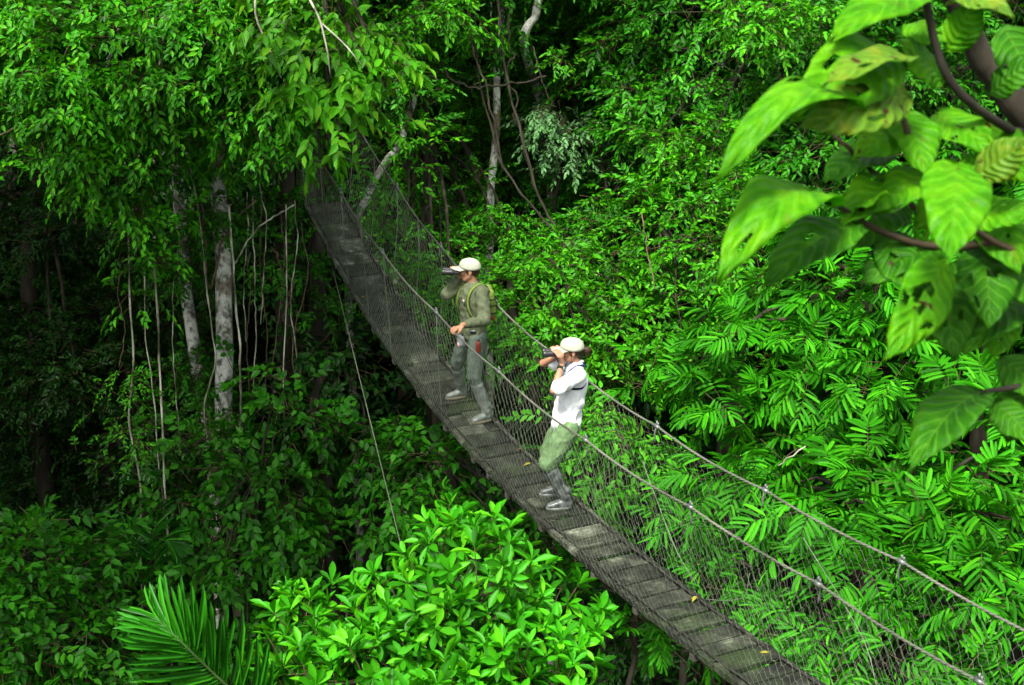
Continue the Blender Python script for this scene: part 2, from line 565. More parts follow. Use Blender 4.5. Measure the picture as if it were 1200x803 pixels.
def twist(name, c0, c1, scale, rough=.6):
    m, nt, out = newmat(name)
    L = nt.links.new
    tc = N(nt, 'ShaderNodeTexCoord')
    wv = N(nt, 'ShaderNodeTexWave', Scale=scale, Distortion=1.0)
    wv.bands_direction = 'DIAGONAL'
    L(tc.outputs['Object'], wv.inputs['Vector'])
    nz = N(nt, 'ShaderNodeTexNoise', Scale=2.0, Detail=5.0)
    L(tc.outputs['Object'], nz.inputs['Vector'])
    c = ramp(nt, nz.outputs[0], [(.3, c0), (.7, c1)])
    b = N(nt, 'ShaderNodeBsdfPrincipled', Roughness=rough)
    L(c, b.inputs['Base Color'])
    bp = N(nt, 'ShaderNodeBump', Strength=.8, Distance=.006)
    L(wv.outputs[0], bp.inputs['Height']); L(bp.outputs[0], b.inputs['Normal'])
    L(b.outputs[0], out.inputs[0])
    return m
M['cable'] = twist('grey_twisted_cable', (.06, .065, .045), (.17, .175, .135), 30)
M['net'] = surf('net_wire', [(.3, (.07, .085, .05)), (.7, (.21, .245, .17))], scale=1.2, bump=0, rough=.5)
M['clamp'] = surf('galvanised_clamp', [(.3, (.08, .09, .085)), (.7, (.20, .215, .20))], scale=12, bump=.2, rough=.45, metal=.4)
M['beam'] = surf('dark_beam', [(.3, (.03, .03, .022)), (.7, (.10, .10, .08))], scale=6, bump=.4)

S0, S1 = -5.35, 8.6
STN = [-5.25, -3.76, -2.42, -1.0, .48, 2.17, 3.72, 5.22, 6.66, 8.1]
bridge = empty('footbridge', br(0, 0))
tag(bridge, 'narrow hanging footbridge of grey planks with wire net sides and two hand cables', 'bridge')


def board(geo, s0, s1, o0, o1, h0, h1, m=0, tilt=0.0, bev=.006):
    """plank lying on the walkway, following its slope, with softened upper edges"""
    pts = []
    for s, e in ((s0, -1), (s1, 1)):
        for o, f in ((o0, -1), (o1, 1)):
            pts.append(br(s, o, h0 + tilt * e))
    for s, e in ((s0, -1), (s1, 1)):
        for o, f in ((o0, -1), (o1, 1)):
            pts.append(br(s, o, h1 - bev + tilt * e))
    for s, e in ((s0, -1), (s1, 1)):
        for o, f in ((o0, -1), (o1, 1)):
            pts.append(br(s - e * bev, o - f * bev, h1 + tilt * e))
    F = []
    def q(a, b, c, d): F.extend([(a, b, c), (a, c, d)])
    q(0, 1, 3, 2)
    for L0, L1 in ((0, 4), (4, 8)):
        q(L0, L0 + 2, L1 + 2, L1); q(L0 + 1, L1 + 1, L1 + 3, L0 + 3)
        q(L0, L1, L1 + 1, L0 + 1); q(L0 + 2, L0 + 3, L1 + 3, L1 + 2)
    q(8, 10, 11, 9)
    geo.add(np.array(pts), F, m)

g = Geo()
s = S0
while s < S1:
    wd = .15 + .10 * rng.random()
    # each tread is two or three boards side by side
    cuts = [-DW / 2 + .045, DW / 2 - .045]
    if rng.random() < .35: cuts.insert(1, rng.uniform(-.12, .12))
    for a, b in zip(cuts[:-1], cuts[1:]):
        board(g, s + .002, s + wd - .004, a + .003, b - .003, -.028, 0 + rng.normal() * .007, 0, rng.normal() * .008)
    s += wd + .030
g.build('deck', M['plank'], bridge, smooth=False)
for sd in (-1, 1):
    g = Geo()
    s = S0
    while s < S1:
        wd = .16 + .16 * rng.random()
        o = sd * (DW / 2 - .012)
        board(g, s, s + wd - .012, min(o - .025, o + .025), max(o - .025, o + .025), -.05, .004 + rng.normal() * .004, 0, rng.normal() * .004)
        s += wd
    g.build('edge_batten', M['plank'], bridge, smooth=False)
    g = Geo()
    ss = np.linspace(S0, S1, 220)
    P = br(ss, sd * (DW / 2 - .045) + .004 * np.sin(ss * 9), .012 + .003 * np.sin(ss * 21))
    g.add(*tube(P, .011, 6))
    for q in np.arange(S0 + .2, S1, .48):                       # lashings over the edge
        g.add(*prisms([br(q, sd * (DW / 2 - .06), .014), br(q, sd * (DW / 2 + .012), .014)], [br(q + .03, sd * (DW / 2 + .012), .014), br(q + .03, sd * (DW / 2 + .016), -.06)], .006, 5))
    g.build('edge_rope', M['rope_dark'], bridge)
    g = Geo()
    P = br(ss, sd * (DW / 2 - .06), -.068)
    g.add(*tube(P, .018, 7))
    g.build('bearing_cable', M['cable'], bridge)


def rail(sd, s, sagk=1.0):
    """hand cable: tied up at the stations, a little slack between them"""
    s = np.asarray(s, float)
    st = np.array(STN)
    i = np.clip(np.searchsorted(st, s) - 1, 0, len(st) - 2)
    t = np.clip((s - st[i]) / (st[i + 1] - st[i]), 0, 1)
    return br(s, sd * (RW / 2 + .012 * np.sin(s * 1.3 + sd)), RH - .028 * 4 * t * (1 - t) * sagk + .01)

for sd in (-1, 1):
    g = Geo()
    ss = np.linspace(S0 - .9, S1, 320)
    g.add(*tube(rail(sd, ss), .0098, 9))
    hc = g.build('hand_cable', M['cable'], bridge)
    for q in STN[1:]:
        g = Geo()
        a = rail(sd, q - .03); b = rail(sd, q + .03)
        g.add(*tube(np.array([a, b]), .019, 10))
        c = rail(sd, q)
        g.add(*tube(np.array([c + [0, 0, .012], c + [0, 0, .05]]), .008, 6))
        g.add(*tube(np.array([rail(sd, q + .02) + [0, 0, .012], rail(sd, q + .02) + [0, 0, .042]]), .008, 6))
        g.add(*tube(smoothpath([c, c + BE * sd * -.02 + [0, 0, -.06], c + BE * sd * -.012 + [0, 0, -.15]], 6), .008, 5))
        g.build('clamp', M['clamp'], hc, origin=np.array(bridge.location))
    for q in [-5.25, -4.5, -3.76, -3.1, -2.42, -1.0]:
        g = Geo()
        P = smoothpath([rail(sd, q), br(q + .03, sd * (RW / 2 - .01), .7), br(q - .02, sd * (DW / 2 + .02), 0)], 9, .012, q)
        g.add(*tube(P, .0035 if q > -3 else .006, 5))
        g.build('suspender', M['net'], bridge)
    # net: zigzag wires from cable to deck edge, hooked to their neighbours
    g = Geo()
    a = .050
    ni = int((S1 - S0) / a)
    nj = 23
    I, J = np.meshgrid(np.arange(ni), np.arange(nj), indexing='ij')
    s = S0 + I * a + np.where((I + J) % 2 == 0, 1, -1) * a * .36
    t = J / (nj - 1)
    wv = np.array([[noise.noise(Vector((i * a * .9, j * .13, 3.0 + sd))) for j in range(nj)] for i in range(ni)])
    wu = np.array([[noise.noise(Vector((i * a * 1.6, j * .10, 9.0 + sd))) for j in range(nj)] for i in range(ni)])
    s = s + .10 * wv * np.sin(math.pi * t) ** .7 + .035 * np.array([noise.noise(Vector((i * 3.1, 0, sd))) for i in range(ni)])[:, None] * np.sin(math.pi * t)
    top = rail(sd, s)
    bot = br(s, sd * (DW / 2 + .018), -.03)
    P = top * t[..., None] + bot * (1 - t[..., None])
    P += BE * sd * (.05 * wu * np.sin(math.pi * t))[..., None] + BE * sd * (.03 * np.sin(math.pi * t))[..., None]
    A = P[:, :-1].reshape(-1, 3); B = P[:, 1:].reshape(-1, 3)
    keep = rng.random(len(A)) > .012
    far = np.repeat((s[:, 0] < -1.2)[:, None], nj - 1, 1).ravel()      # older, thicker wire at the far end
    g.add(*prisms(A[keep], B[keep], np.where(far, .0019, .00118)[keep], 3))
    m = ((I + J) % 2 == 0)[:-1]
    g.add(*prisms(P[:-1][m], P[1:][m], .0014, 3))
    g.build('side_net', M['net'], bridge)
for q in STN + [x + .7 for x in STN[:-1]]:
    g = Geo()
    board(g, q - .03, q + .03, -DW / 2 - .012, DW / 2 + .012, -.11, -.054)
    g.build('cross_beam', M['beam'], bridge, smooth=False)
# loose wires lying in the right net
for pts in ([br(2.9, DW / 2 + .05, .05), br(2.55, DW / 2 + .05, .25), br(2.1, RW / 2, .62), br(1.95, RW / 2, .8)],
            [br(3.1, DW / 2 + .02, .0), br(3.4, DW / 2 + .16, .12), br(3.45, RW / 2 + .1, .36)],
            [br(5.2, DW / 2 + .05, .1), br(4.9, RW / 2, .5), br(4.2, RW / 2, 1.0)]):
    g = Geo()
    g.add(*tube(smoothpath(pts, 12, .01), .0032, 5))
    g.build('loose_wire', M['net'], bridge)

# guy wire
p0, p1 = br(-4.35, -DW / 2 - .03, -.1), at(475, 652, 13.4)
p2 = p1 + (p1 - p0) * ((p1[2] - .2) / (p0[2] - p1[2]))
g = Geo()
g.add(*tube(np.array([p0 + (p2 - p0) * u + [0, 0, -.25 * math.sin(math.pi * u)] for u in np.linspace(0, 1, 30)]), .0055, 6))
tag(g.build('guy_wire', M['net'], None, origin=p2), 'thin straight guy wire slanting down from the far deck edge', 'wire')

# fallen leaves on the planks
M['yellow_leaf'] = leafmat('fallen_leaf', (.30, .27, .03), (.42, .40, .06), yellow=0)
for k, (s, o, rz, lab) in enumerate([(-.15, .20, .4, 'fallen yellow leaf between the man and the woman, farther up of two'), (.15, .17, 2.0, 'fallen yellow leaf by the right edge just behind the woman'),
                                     (-3.55, -.18, 1., 'fallen yellow leaf at the far end, by the left edge of the deck'), (-2.95, -.10, .2, 'fallen yellow leaf on the far planks beyond the man'),
                                     (3.05, .22, 2.6, 'fallen yellow leaf near the right batten in front of the woman'), (4.1, .18, 1.2, 'fallen yellow leaf on the nearest planks')]):
    g = Geo()
    T, F = T_OVATE
    c, sn = math.cos(rz), math.sin(rz)
    V = np.stack([T[:, 0] * c - T[:, 1] * sn, T[:, 0] * sn + T[:, 1] * c, T[:, 2] + .12], 1) * .085
    p = br(s, o, .012)
    g.add(V + p, F)
    tag(g.build('fallen_leaf', M['yellow_leaf'], None, origin=p), lab, 'leaf', 'fallen leaves on the walkway')

# ------------------------------------------------------------------ figures: tools
def capsule(bm, p0, r0, p1, r1, flat=None, k=14):
    """rounded cone between two points; flat = (axis, factor) squashes the section"""
    p0, p1 = np.array(p0, float), np.array(p1, float)
    L = np.linalg.norm(p1 - p0)
    T = (p1 - p0) / L if L > 1e-6 else np.array([0, 0, 1.0])
    ref = np.array([0, 0, 1.0]) if abs(T[2]) < .9 else np.array([1.0, 0, 0])
    X = nrm(np.cross(T, ref)); Y = np.cross(T, X)
    prof = [(-r0 * math.cos(a), r0 * math.sin(a)) for a in np.linspace(.12, math.pi / 2, 6)] + [(L + r1 * math.cos(a), r1 * math.sin(a)) for a in np.linspace(math.pi / 2, .12, 6)]
    rings = []
    def fl(v):
        if flat is None: return v
        ax = nrm(np.array(flat[0], float))
        return v - ax * (v @ ax) * (1 - flat[1])
    for z, r in prof:
        rings.append([bm.verts.new(p0 + T * z + fl(r * (math.cos(t) * X + math.sin(t) * Y))) for t in np.arange(k) * 2 * math.pi / k])
    for a, b in zip(rings[:-1], rings[1:]):
        for i in range(k):
            bm.faces.new((a[i], a[(i + 1) % k], b[(i + 1) % k], b[i]))
    bm.faces.new(list(reversed(rings[0])))
    bm.faces.new(rings[-1])


def ellipsoid(bm, c, r, rot=None, seg=18):
    mat = Matrix.Translation(Vector(c)) @ (rot.to_4x4() if rot is not None else Matrix.Identity(4)) @ Matrix.Diagonal((*r, 1))
    bmesh.ops.create_uvsphere(bm, u_segments=seg, v_segments=seg - 4, radius=1, matrix=mat)


SPARE = []


def fuse(parts, voxel, smooth=4, folds=0.0, fscale=9.0, seed=0, sfac=.5):
    """fuse overlapping rounded forms to one continuous skin"""
    bm = bmesh.new()
    for p in parts:
        if p[0] == 'e': ellipsoid(bm, *p[1:])
        else: capsule(bm, *p)
    me = bpy.data.meshes.new('form')
    bm.to_mesh(me); bm.free()
    o = bpy.data.objects.new('form', me)
    C.objects.link(o)
    r = o.modifiers.new('r', 'REMESH'); r.mode = 'VOXEL'; r.voxel_size = voxel
    if smooth:
        s = o.modifiers.new('s', 'SMOOTH'); s.iterations = smooth; s.factor = sfac
    dg = bpy.context.evaluated_depsgraph_get()
    out = bpy.data.meshes.new_from_object(o.evaluated_get(dg))
    C.objects.unlink(o)
    SPARE.extend((o, me))
    if folds:
        n = len(out.vertices)
        co_, no_ = np.zeros(n * 3, np.float32), np.zeros(n * 3, np.float32)
        out.vertices.foreach_get('co', co_)
        out.vertex_normals.foreach_get('vector', no_)
        co_, no_ = co_.reshape(-1, 3), no_.reshape(-1, 3)
        q = co_ * fscale
        am = np.array([noise.noise((x + seed, y, z * .8)) for x, y, z in q])
        bm_ = np.array([noise.noise((x * 2.1, y * 2.1 + seed, z * 2.4)) for x, y, z in q])
        co_ += no_ * (folds * (1 - 2 * np.abs(am) * 1.6 + .5 * bm_))[:, None]
        out.vertices.foreach_set('co', co_.ravel().astype(np.float32))
        out.update()
    out.polygons.foreach_set('use_smooth', np.ones(len(out.polygons), bool))
    return out


def put(name, me, mat, parent=None):
    me.name = name
    me.materials.clear()
    me.materials.append(mat)
    o = bpy.data.objects.new(name, me)
    C.objects.link(o)
    if parent is not None: o.parent = parent
    return o


def frame(o, yaw, pitch=0.0):
    """head or hand frame: local points -> body points"""
    Rm = Matrix.Rotation(yaw, 3, 'Z') @ Matrix.Rotation(pitch, 3, 'Y')
    o = Vector(o)
    return (lambda p: tuple(o + Rm @ Vector(p))), Rm


def cloth(name, c, var=.75, rough=.85, scale=26):
    c = np.array(c)
    return surf(name, [(.3, c * var), (.7, np.minimum(c * (2 - var), .9))], scale=scale, rough=rough, bump=.15, spec=.1, dist=.004)

M['skin_man'] = surf('skin_tan', [(.3, (.30, .155, .085)), (.7, (.38, .20, .115))], scale=12, rough=.5, bump=.05)
M['skin_woman'] = surf('skin_light', [(.3, (.31, .155, .09)), (.7, (.38, .20, .12))], scale=12, rough=.5, bump=.05)
M['hair'] = surf('dark_brown_hair', [(.3, (.012, .007, .004)), (.7, (.05, .026, .014))], scale=60, stretch=(1, 1, .2), rough=.45, bump=.5)
M['olive_shirt'] = cloth('olive_shirt', (.095, .112, .062))
M['olive_trousers'] = cloth('grey_green_trousers', (.085, .112, .088))
M['green_trousers'] = cloth('green_trousers', (.115, .195, .085))
M['white_shirt'] = cloth('white_shirt', (.70, .72, .72), .95)
M['cap'] = cloth('pale_khaki_cap', (.36, .38, .285), .9)
M['rubber'] = surf('grey_green_rubber', [(.35, (.085, .105, .09)), (.5, (.125, .145, .125)), (.66, (.185, .20, .175))], scale=9, rough=.4, bump=.1, spec=.5)
M['rubber_dark'] = surf('dark_grey_rubber', [(.36, (.035, .042, .040)), (.5, (.07, .08, .076)), (.66, (.16, .175, .16))], scale=16, rough=.35, bump=.1, spec=.5)
M['sole'] = surf('tan_sole', [(.3, (.11, .10, .065)), (.7, (.17, .155, .10))], scale=9, rough=.7, bump=.1)
M['black'] = surf('black_plastic', [(.3, (.010, .010, .011)), (.7, (.025, .025, .027))], scale=20, rough=.4, bump=.05, spec=.5)
M['grey'] = surf('grey_rubber', [(.3, (.10, .12, .12)), (.7, (.2, .23, .23))], scale=20, rough=.45, bump=.05, spec=.5)
M['lens'] = surf('lens_glass', [(.3, (.02, .03, .05)), (.7, (.05, .06, .10))], scale=3, rough=.05, bump=0, spec=.8)
M['navy'] = cloth('navy_webbing', (.010, .018, .05))
M['pack_green'] = cloth('olive_green_pack', (.13, .19, .035))
M['pack_dark'] = cloth('dark_pack_webbing', (.02, .03, .012))
M['red'] = surf('red_bottle', [(.3, (.16, .018, .010)), (.7, (.24, .035, .018))], scale=10, rough=.35, bump=0, spec=.5)
M['rust'] = cloth('rust_trim', (.22, .05, .025))
M['eye'] = surf('eye_white', [(.3, (.5, .5, .48)), (.7, (.6, .6, .58))], scale=4, rough=.2, bump=0)


def head(H, jaw=1.0, k=1.0):
    """skull, jaw, nose, lips, ears, brow in the head's own frame"""
    f, Rm = H
    P = [('e', f((-.012 * k, 0, .022 * k)), (.098 * k, .076 * k, .098 * k), Rm),
         (f((.030 * k, 0, -.030 * k)), .058 * k, f((.046 * k, 0, -.082 * k)), .036 * k * jaw),
         (f((.0, .036 * k, -.052 * k)), .034 * k, f((.048 * k, .012 * k, -.09 * k)), .026 * k * jaw),
         (f((.0, -.036 * k, -.052 * k)), .034 * k, f((.048 * k, -.012 * k, -.09 * k)), .026 * k * jaw),
         (f((.082 * k, 0, .012 * k)), .009 * k, f((.106 * k, 0, -.026 * k)), .0135 * k),
         ('e', f((.094 * k, .011 * k, -.030 * k)), (.012 * k, .009 * k, .008 * k), Rm),
         ('e', f((.094 * k, -.011 * k, -.030 * k)), (.012 * k, .009 * k, .008 * k), Rm),
         (f((.083 * k, -.018 * k, -.056 * k)), .0075 * k, f((.083 * k, .018 * k, -.056 * k)), .0075 * k),
         (f((.080 * k, -.015 * k, -.067 * k)), .008 * k, f((.080 * k, .015 * k, -.067 * k)), .008 * k),
         (f((.080 * k, -.038 * k, .030 * k)), .012 * k, f((.080 * k, .038 * k, .030 * k)), .012 * k),
         ('e', f((.066 * k, .036 * k, -.018 * k)), (.022 * k, .024 * k, .022 * k), Rm),
         ('e', f((.066 * k, -.036 * k, -.018 * k)), (.022 * k, .024 * k, .022 * k), Rm)]
    for s in (-1, 1):
        P.append(('e', f((-.012 * k, s * .080 * k, -.004 * k)), (.019 * k, .009 * k, .031 * k), Rm))
        P.append(('e', f((-.006 * k, s * .078 * k, -.030 * k)), (.009 * k, .008 * k, .011 * k), Rm))
    return P


def hand_round(K, ax_len, ax_side, ax_up, r_obj, palm_from, side):
    """palm at K lying against a round thing of radius r_obj below it; fingers run along ax_len then curl down round it.
    ax_side spreads the fingers; thumb leaves the palm near its base"""
    K, a, s, u = [np.array(v, float) for v in (K, ax_len, ax_side, ax_up)]
    a, s, u = nrm(a), nrm(s), nrm(u)
    P = [(tuple(palm_from), .026, tuple(K - a * .075 + u * .004), .024, (u, .75)),
         (tuple(K - a * .075 - s * .010), .024, tuple(K - s * .018), .019, (u, .62)),
         (tuple(K - a * .075 + s * .010), .024, tuple(K + s * .018), .019, (u, .62))]
    lens = [.88, 1.0, .95, .78]
    for i, q in enumerate((-.033, -.011, .011, .033)):
        l = lens[i]
        b = K + s * q - a * .008
        j1 = b + a * .040 * l - u * .008 + s * q * .10
        j2 = j1 + a * .010 * l - u * .030 * l
        j3 = j2 - a * .016 * l - u * .020 * l
        P += [(tuple(b), .0100, tuple(j1), .0094), (tuple(j1), .0094, tuple(j2), .0084), (tuple(j2), .0084, tuple(j3), .0072)]
    t0 = K - a * .062 - s * side * .028
    t1 = t0 + a * .026 - s * side * .022 - u * .014
    t2 = t1 + a * .026 - u * .020 + s * side * .004
    P += [(tuple(t0), .0135, tuple(t1), .0115), (tuple(t1), .0115, tuple(t2), .0090)]
    return P


def cap_mesh(H, k=1.0):
    """peaked cap with crown panels' seam ridge, button and a curved brim of real thickness"""
    f, Rm = H
    bm = bmesh.new()
    n, mrow = 28, 9
    def shell(off):
        rows = []
        for j in range(mrow + 1):
            t = j / mrow
            el = t * math.pi / 2
            ring = []
            for i in range(n):
                a = 2 * math.pi * i / n
                r = math.cos(el) ** .72
                fr = max(0, math.cos(a))
                x = (.112 + off) * k * r * math.cos(a) - .010 * k
                y = (.090 + off) * k * r * math.sin(a)
                z = (.030 + (.098 + off + .012 * fr * (1 - t)) * math.sin(el) ** .95) * k + .012 * k * fr * r * (1 - t) - .012 * k * (1 - fr) * (1 - t)
                rid = 1 + .012 * abs(math.cos(3 * a))
                ring.append(bm.verts.new(f((x * rid, y * rid, z))))
            rows.append(ring)
        return rows
    A, B = shell(0.004), shell(-.004)
    for rows, fl in ((A, False), (B, True)):
        for a, b in zip(rows[:-1], rows[1:]):
            for i in range(n):
                q = (a[i], a[(i + 1) % n], b[(i + 1) % n], b[i])
                bm.faces.new(tuple(reversed(q)) if fl else q)
    for i in range(n):
        bm.faces.new((A[0][(i + 1) % n], A[0][i], B[0][i], B[0][(i + 1) % n]))
    bmesh.ops.remove_doubles(bm, verts=bm.verts, dist=1e-5)
    ellipsoid(bm, f((-.010 * k, 0, .134 * k)), (.010 * k, .010 * k, .006 * k), Rm, 10)
    me = bpy.data.meshes.new('cap'); bm.to_mesh(me); bm.free()
    me.polygons.foreach_set('use_smooth', np.ones(len(me.polygons), bool))
    # brim
    bm = bmesh.new()
    top, bot = [], []
    nu, nv = 17, 6
    for off, L in ((.003, top), (-.003, bot)):
        for j in range(nv + 1):
            row = []
            for i in range(nu):
                a = (i / (nu - 1) - .5) * 2 * 1.20
                t = j / nv
                x0, y0 = .104 * math.cos(a) - .010, .086 * math.sin(a)
                reach = .098 * math.cos(a * .92) ** .6
                x = x0 + reach * t
                y = y0 * (1 + .03 * t)
                z = .046 - .010 * t * t - 2.2 * y * y - .012 * (1 - math.cos(a)) + off
                row.append(bm.verts.new(f((x * k, y * k, z * k))))
            L.append(row)
    for L, fl in ((top, True), (bot, False)):
        for a, b in zip(L[:-1], L[1:]):
            for i in range(nu - 1):
                q = (a[i], a[i + 1], b[i + 1], b[i])
                bm.faces.new(tuple(reversed(q)) if fl else q)
    bord = [(top[-1][i], bot[-1][i]) for i in range(nu)]
    for (a, b), (c, d) in zip(bord[:-1], bord[1:]): bm.faces.new((a, c, d, b))
    for j in range(nv):
        bm.faces.new((top[j][0], top[j + 1][0], bot[j + 1][0], bot[j][0]))
        bm.faces.new((top[j + 1][-1], top[j][-1], bot[j][-1], bot[j + 1][-1]))
    bmesh.ops.recalc_face_normals(bm, faces=bm.faces)
    mb = bpy.data.meshes.new('brim'); bm.to_mesh(mb); bm.free()
    mb.polygons.foreach_set('use_smooth', np.ones(len(mb.polygons), bool))
    return me, mb


def lathe(prof, f, ax='x', k=18):
    """closed turned form along the local x axis; prof = [(x, r)], placed by f"""
    V, F = [], []
    for x, r in prof:
        for i in range(k):
            a = 2 * math.pi * i / k
            V.append(f((x, r * math.cos(a), r * math.sin(a))))
    m = len(prof)
    for j in range(m - 1):
        for i in range(k):
            a, b = j * k + i, j * k + (i + 1) % k
            F += [(a, b, b + k), (a, b + k, a + k)]
    V += [f((prof[0][0], 0, 0)), f((prof[-1][0], 0, 0))]
    for i in range(k):
        F += [(m * k, (i + 1) % k, i), (m * k + 1, (m - 1) * k + i, (m - 1) * k + (i + 1) % k)]
    return np.array(V), np.array(F)


def binoculars(label, world, f, col, k=1.0):
    """f maps the binoculars' own frame (x ahead, y left, z up) to the body; world places the body"""
    root = empty('binoculars', world @ Vector(f((0, 0, 0))))
    tag(root, label, 'binoculars')
    W = lambda p: np.array(world @ Vector(p))
    for s in (-1, 1):
        fb = lambda p: W(f((p[0] * k, (p[1] + s * .034) * k, p[2] * k)))
        g = Geo()
        g.add(*lathe([(-.070, .012), (-.070, .018), (-.050, .0195), (-.048, .016), (-.036, .016), (-.030, .024), (-.005, .027), (.030, .025), (.055, .027), (.072, .0285), (.074, .026), (.070, .024)], fb))
        b = g.build('barrel', M[col], root)
        g = Geo()
        g.add(*lathe([(.060, .001), (.0695, .0235), (.0712, .0235), (.0715, .001)], fb))
        g.build('lens', M['lens'], b, origin=np.array(root.location))
        g = Geo()
        g.add(*lathe([(-.0755, .010), (-.076, .0185), (-.066, .020), (-.058, .019)], fb))
        g.build('eyecup', M['black'], b, origin=np.array(root.location))
    g = Geo()
    fh = lambda p: W(f((p[0] * k, p[1] * k, p[2] * k)))
    g.add(*lathe([(-.03, .009), (-.028, .011), (.0, .011), (.002, .009), (.006, .009), (.008, .013), (.028, .013), (.03, .009), (.05, .008)], fh))
    for x in (-.018, .035):
        g.add(*tube(np.array([fh((x, -.03, 0)), fh((x, .03, 0))]), .009 * k, 8))
    g.build('hinge', M['black'], root)
    return root


def boot(parent, ank, toe_yaw, top, mat='rubber'):
    """tall rubber boot: foot, shaft following the shin, tan sole"""
    f, Rm = frame(ank, toe_yaw)
    a = np.array(ank)
    t = np.array(top)
    me = fuse([(f((-.035, 0, -.035)), .040, f((.115, 0, -.042)), .040, ((0, 0, 1), .85)), (f((.03, 0, -.02)), .046, f((.14, 0, -.047)), .036, ((0, 0, 1), .8)),
               (f((-.028, 0, -.03)), .042, f((-.005, 0, .06)), .050), (f((-.005, 0, .04)), .053, tuple(t), .072), (f((-.002, 0, .10)), .056, tuple(a * .6 + t * .4), .055)], .008, 3, .0025, 16, ank[0] * 9)
    o = put('boot', me, M[mat], parent)
    g = Geo()
    out = []
    for i in range(26):
        an = 2 * math.pi * i / 26
        x = .055 + .128 * math.cos(an)
        wv = .050 - .010 * math.cos(an) ** 2 - .007 * math.sin(math.pi * (x + .02) / .1) * (1 if x < .08 else 0)
        out.append((x, wv * math.sin(an)))
    k = len(out)
    V = []
    for z, sc_ in ((-.083, .96), (-.080, 1), (-.062, 1.0), (-.058, .95)):
        V += [f((.055 + (x - .055) * sc_, y * sc_, z)) for x, y in out]
    F = []
    for j in range(3):
        for i in range(k):
            p, q = j * k + i, j * k + (i + 1) % k
            F += [(p, q, q + k), (p, q + k, p + k)]
    V += [f((.055, 0, -.083)), f((.055, 0, -.058))]
    for i in range(k):
        F += [(4 * k, (i + 1) % k, i), (4 * k + 1, 3 * k + i, 3 * k + (i + 1) % k)]
    g.add(V, F)
    g.build('sole', M['sole' if mat == 'rubber' else 'rubber'], o, origin=(0, 0, 0))
    return o


def ribbon(path, width, thick, side):
    """webbing strap: flat band along a path; side = the direction of its width at each point"""
    P = np.asarray(path, float)
    T = nrm(np.gradient(P, axis=0))
    S = np.broadcast_to(np.asarray(side, float), P.shape)
    S = nrm(S - (S * T).sum(1, keepdims=True) * T)
    U = np.cross(T, S)
    w, h = width / 2, thick / 2
    V = np.stack([P + S * w + U * h, P - S * w + U * h, P - S * w - U * h, P + S * w - U * h], 1).reshape(-1, 3)
    F = []
    for i in range(len(P) - 1):
        for k in range(4):
            a, b = i * 4 + k, i * 4 + (k + 1) % 4
            F += [(a, b, b + 4), (a, b + 4, a + 4)]
    n = (len(P) - 1) * 4
    F += [(0, 2, 1), (0, 3, 2), (n, n + 1, n + 2), (n, n + 2, n + 3)]
    return V, np.array(F)


# ------------------------------------------------------------------ the man
def local_of(base, yaw):
    Mw = Matrix.Translation(Vector(base)) @ Matrix.Rotation(yaw, 4, 'Z')
    return Mw, Mw.inverted()

FACE = nrm(-BE)
base = br(-1.0, .08)
yawM = math.atan2(FACE[1], FACE[0])
MW, MI = local_of(base, yawM)
dk = lambda s, o: np.array(MI @ Vector(br(s, o)))
ankL = dk(-.84, .145) + [0, 0, .086]
ankR = dk(-1.38, .10) + [0, 0, .086]
rp = np.array(MI @ Vector(rail(-1, -.56)))
rdir = nrm(np.array(MI @ Vector(rail(-1, -.50))) - np.array(MI @ Vector(rail(-1, -.62))))
hipL, hipR = (-.01, .085, .90), (.0, -.095, .915)
kneeL, kneeR = (.055, .13, .49), (.075, -.26, .53)
shL, shR = (-.015, .185, 1.415), (.02, -.185, 1.42)
elL = (.015, .30, 1.15)
wrL = tuple(rp + np.array([-.105, -.035, .050]))
Hm = frame((.035, -.01, 1.615), R(-29), R(2))
Bm = frame(Hm[0]((.195, 0, -.004)), R(-29), R(-2))
elR = (.20, -.225, 1.33)
hR = Bm[0]((-.040, -.064, .01))
wrR = Bm[0]((-.085, -.095, -.085))
V3 = lambda *a: np.array(a, float)
rot = lambda fr, v: np.array(fr[1] @ Vector(v))

body = head(Hm)
body += [((.0, 0, 1.44), .058, Hm[0]((-.02, 0, -.06)), .052),
         ((0, 0, .95), .130, (0, 0, 1.12), .120, ((1, 0, 0), .72)), ((0, 0, 1.12), .122, (0, 0, 1.34), .150, ((1, 0, 0), .66)),
         ((0, -.15, 1.41), .060, (0, .15, 1.41), .060), ((0, 0, 1.38), .09, (0, 0, 1.47), .055),
         (hipL, .088, kneeL, .058), (kneeL, .056, tuple(ankL + [0, 0, .02]), .034), (hipR, .088, kneeR, .058), (kneeR, .056, tuple(ankR + [0, 0, .02]), .034),
         (tuple(ankL + [-.01, 0, -.040]), .026, tuple(ankL + [.10, 0, -.046]), .022), (tuple(ankR + [-.01, 0, -.040]), .026, tuple(ankR + [.10, 0, -.046]), .022),
         (shL, .052, elL, .040), (elL, .040, wrL, .027), (shR, .052, elR, .040), (elR, .040, wrR, .027)]
body += hand_round(rp + V3(-.012, 0, .036), (.95, .12, -.08), rdir, (0, 0, 1), .0135, wrL, -1)
body += hand_round(hR + rot(Bm, (0, 0, .022)), rot(Bm, (.35, .75, .35)), rot(Bm, (1, -.25, 0)), rot(Bm, (-.1, -.55, .8)), .027, wrR, 1)
man = put('person', fuse(body, .0062, 2), M['skin_man'])
man.matrix_world = MW
tag(man, 'man in olive shirt and pale cap looking through binoculars, left hand on the hand cable', 'person')

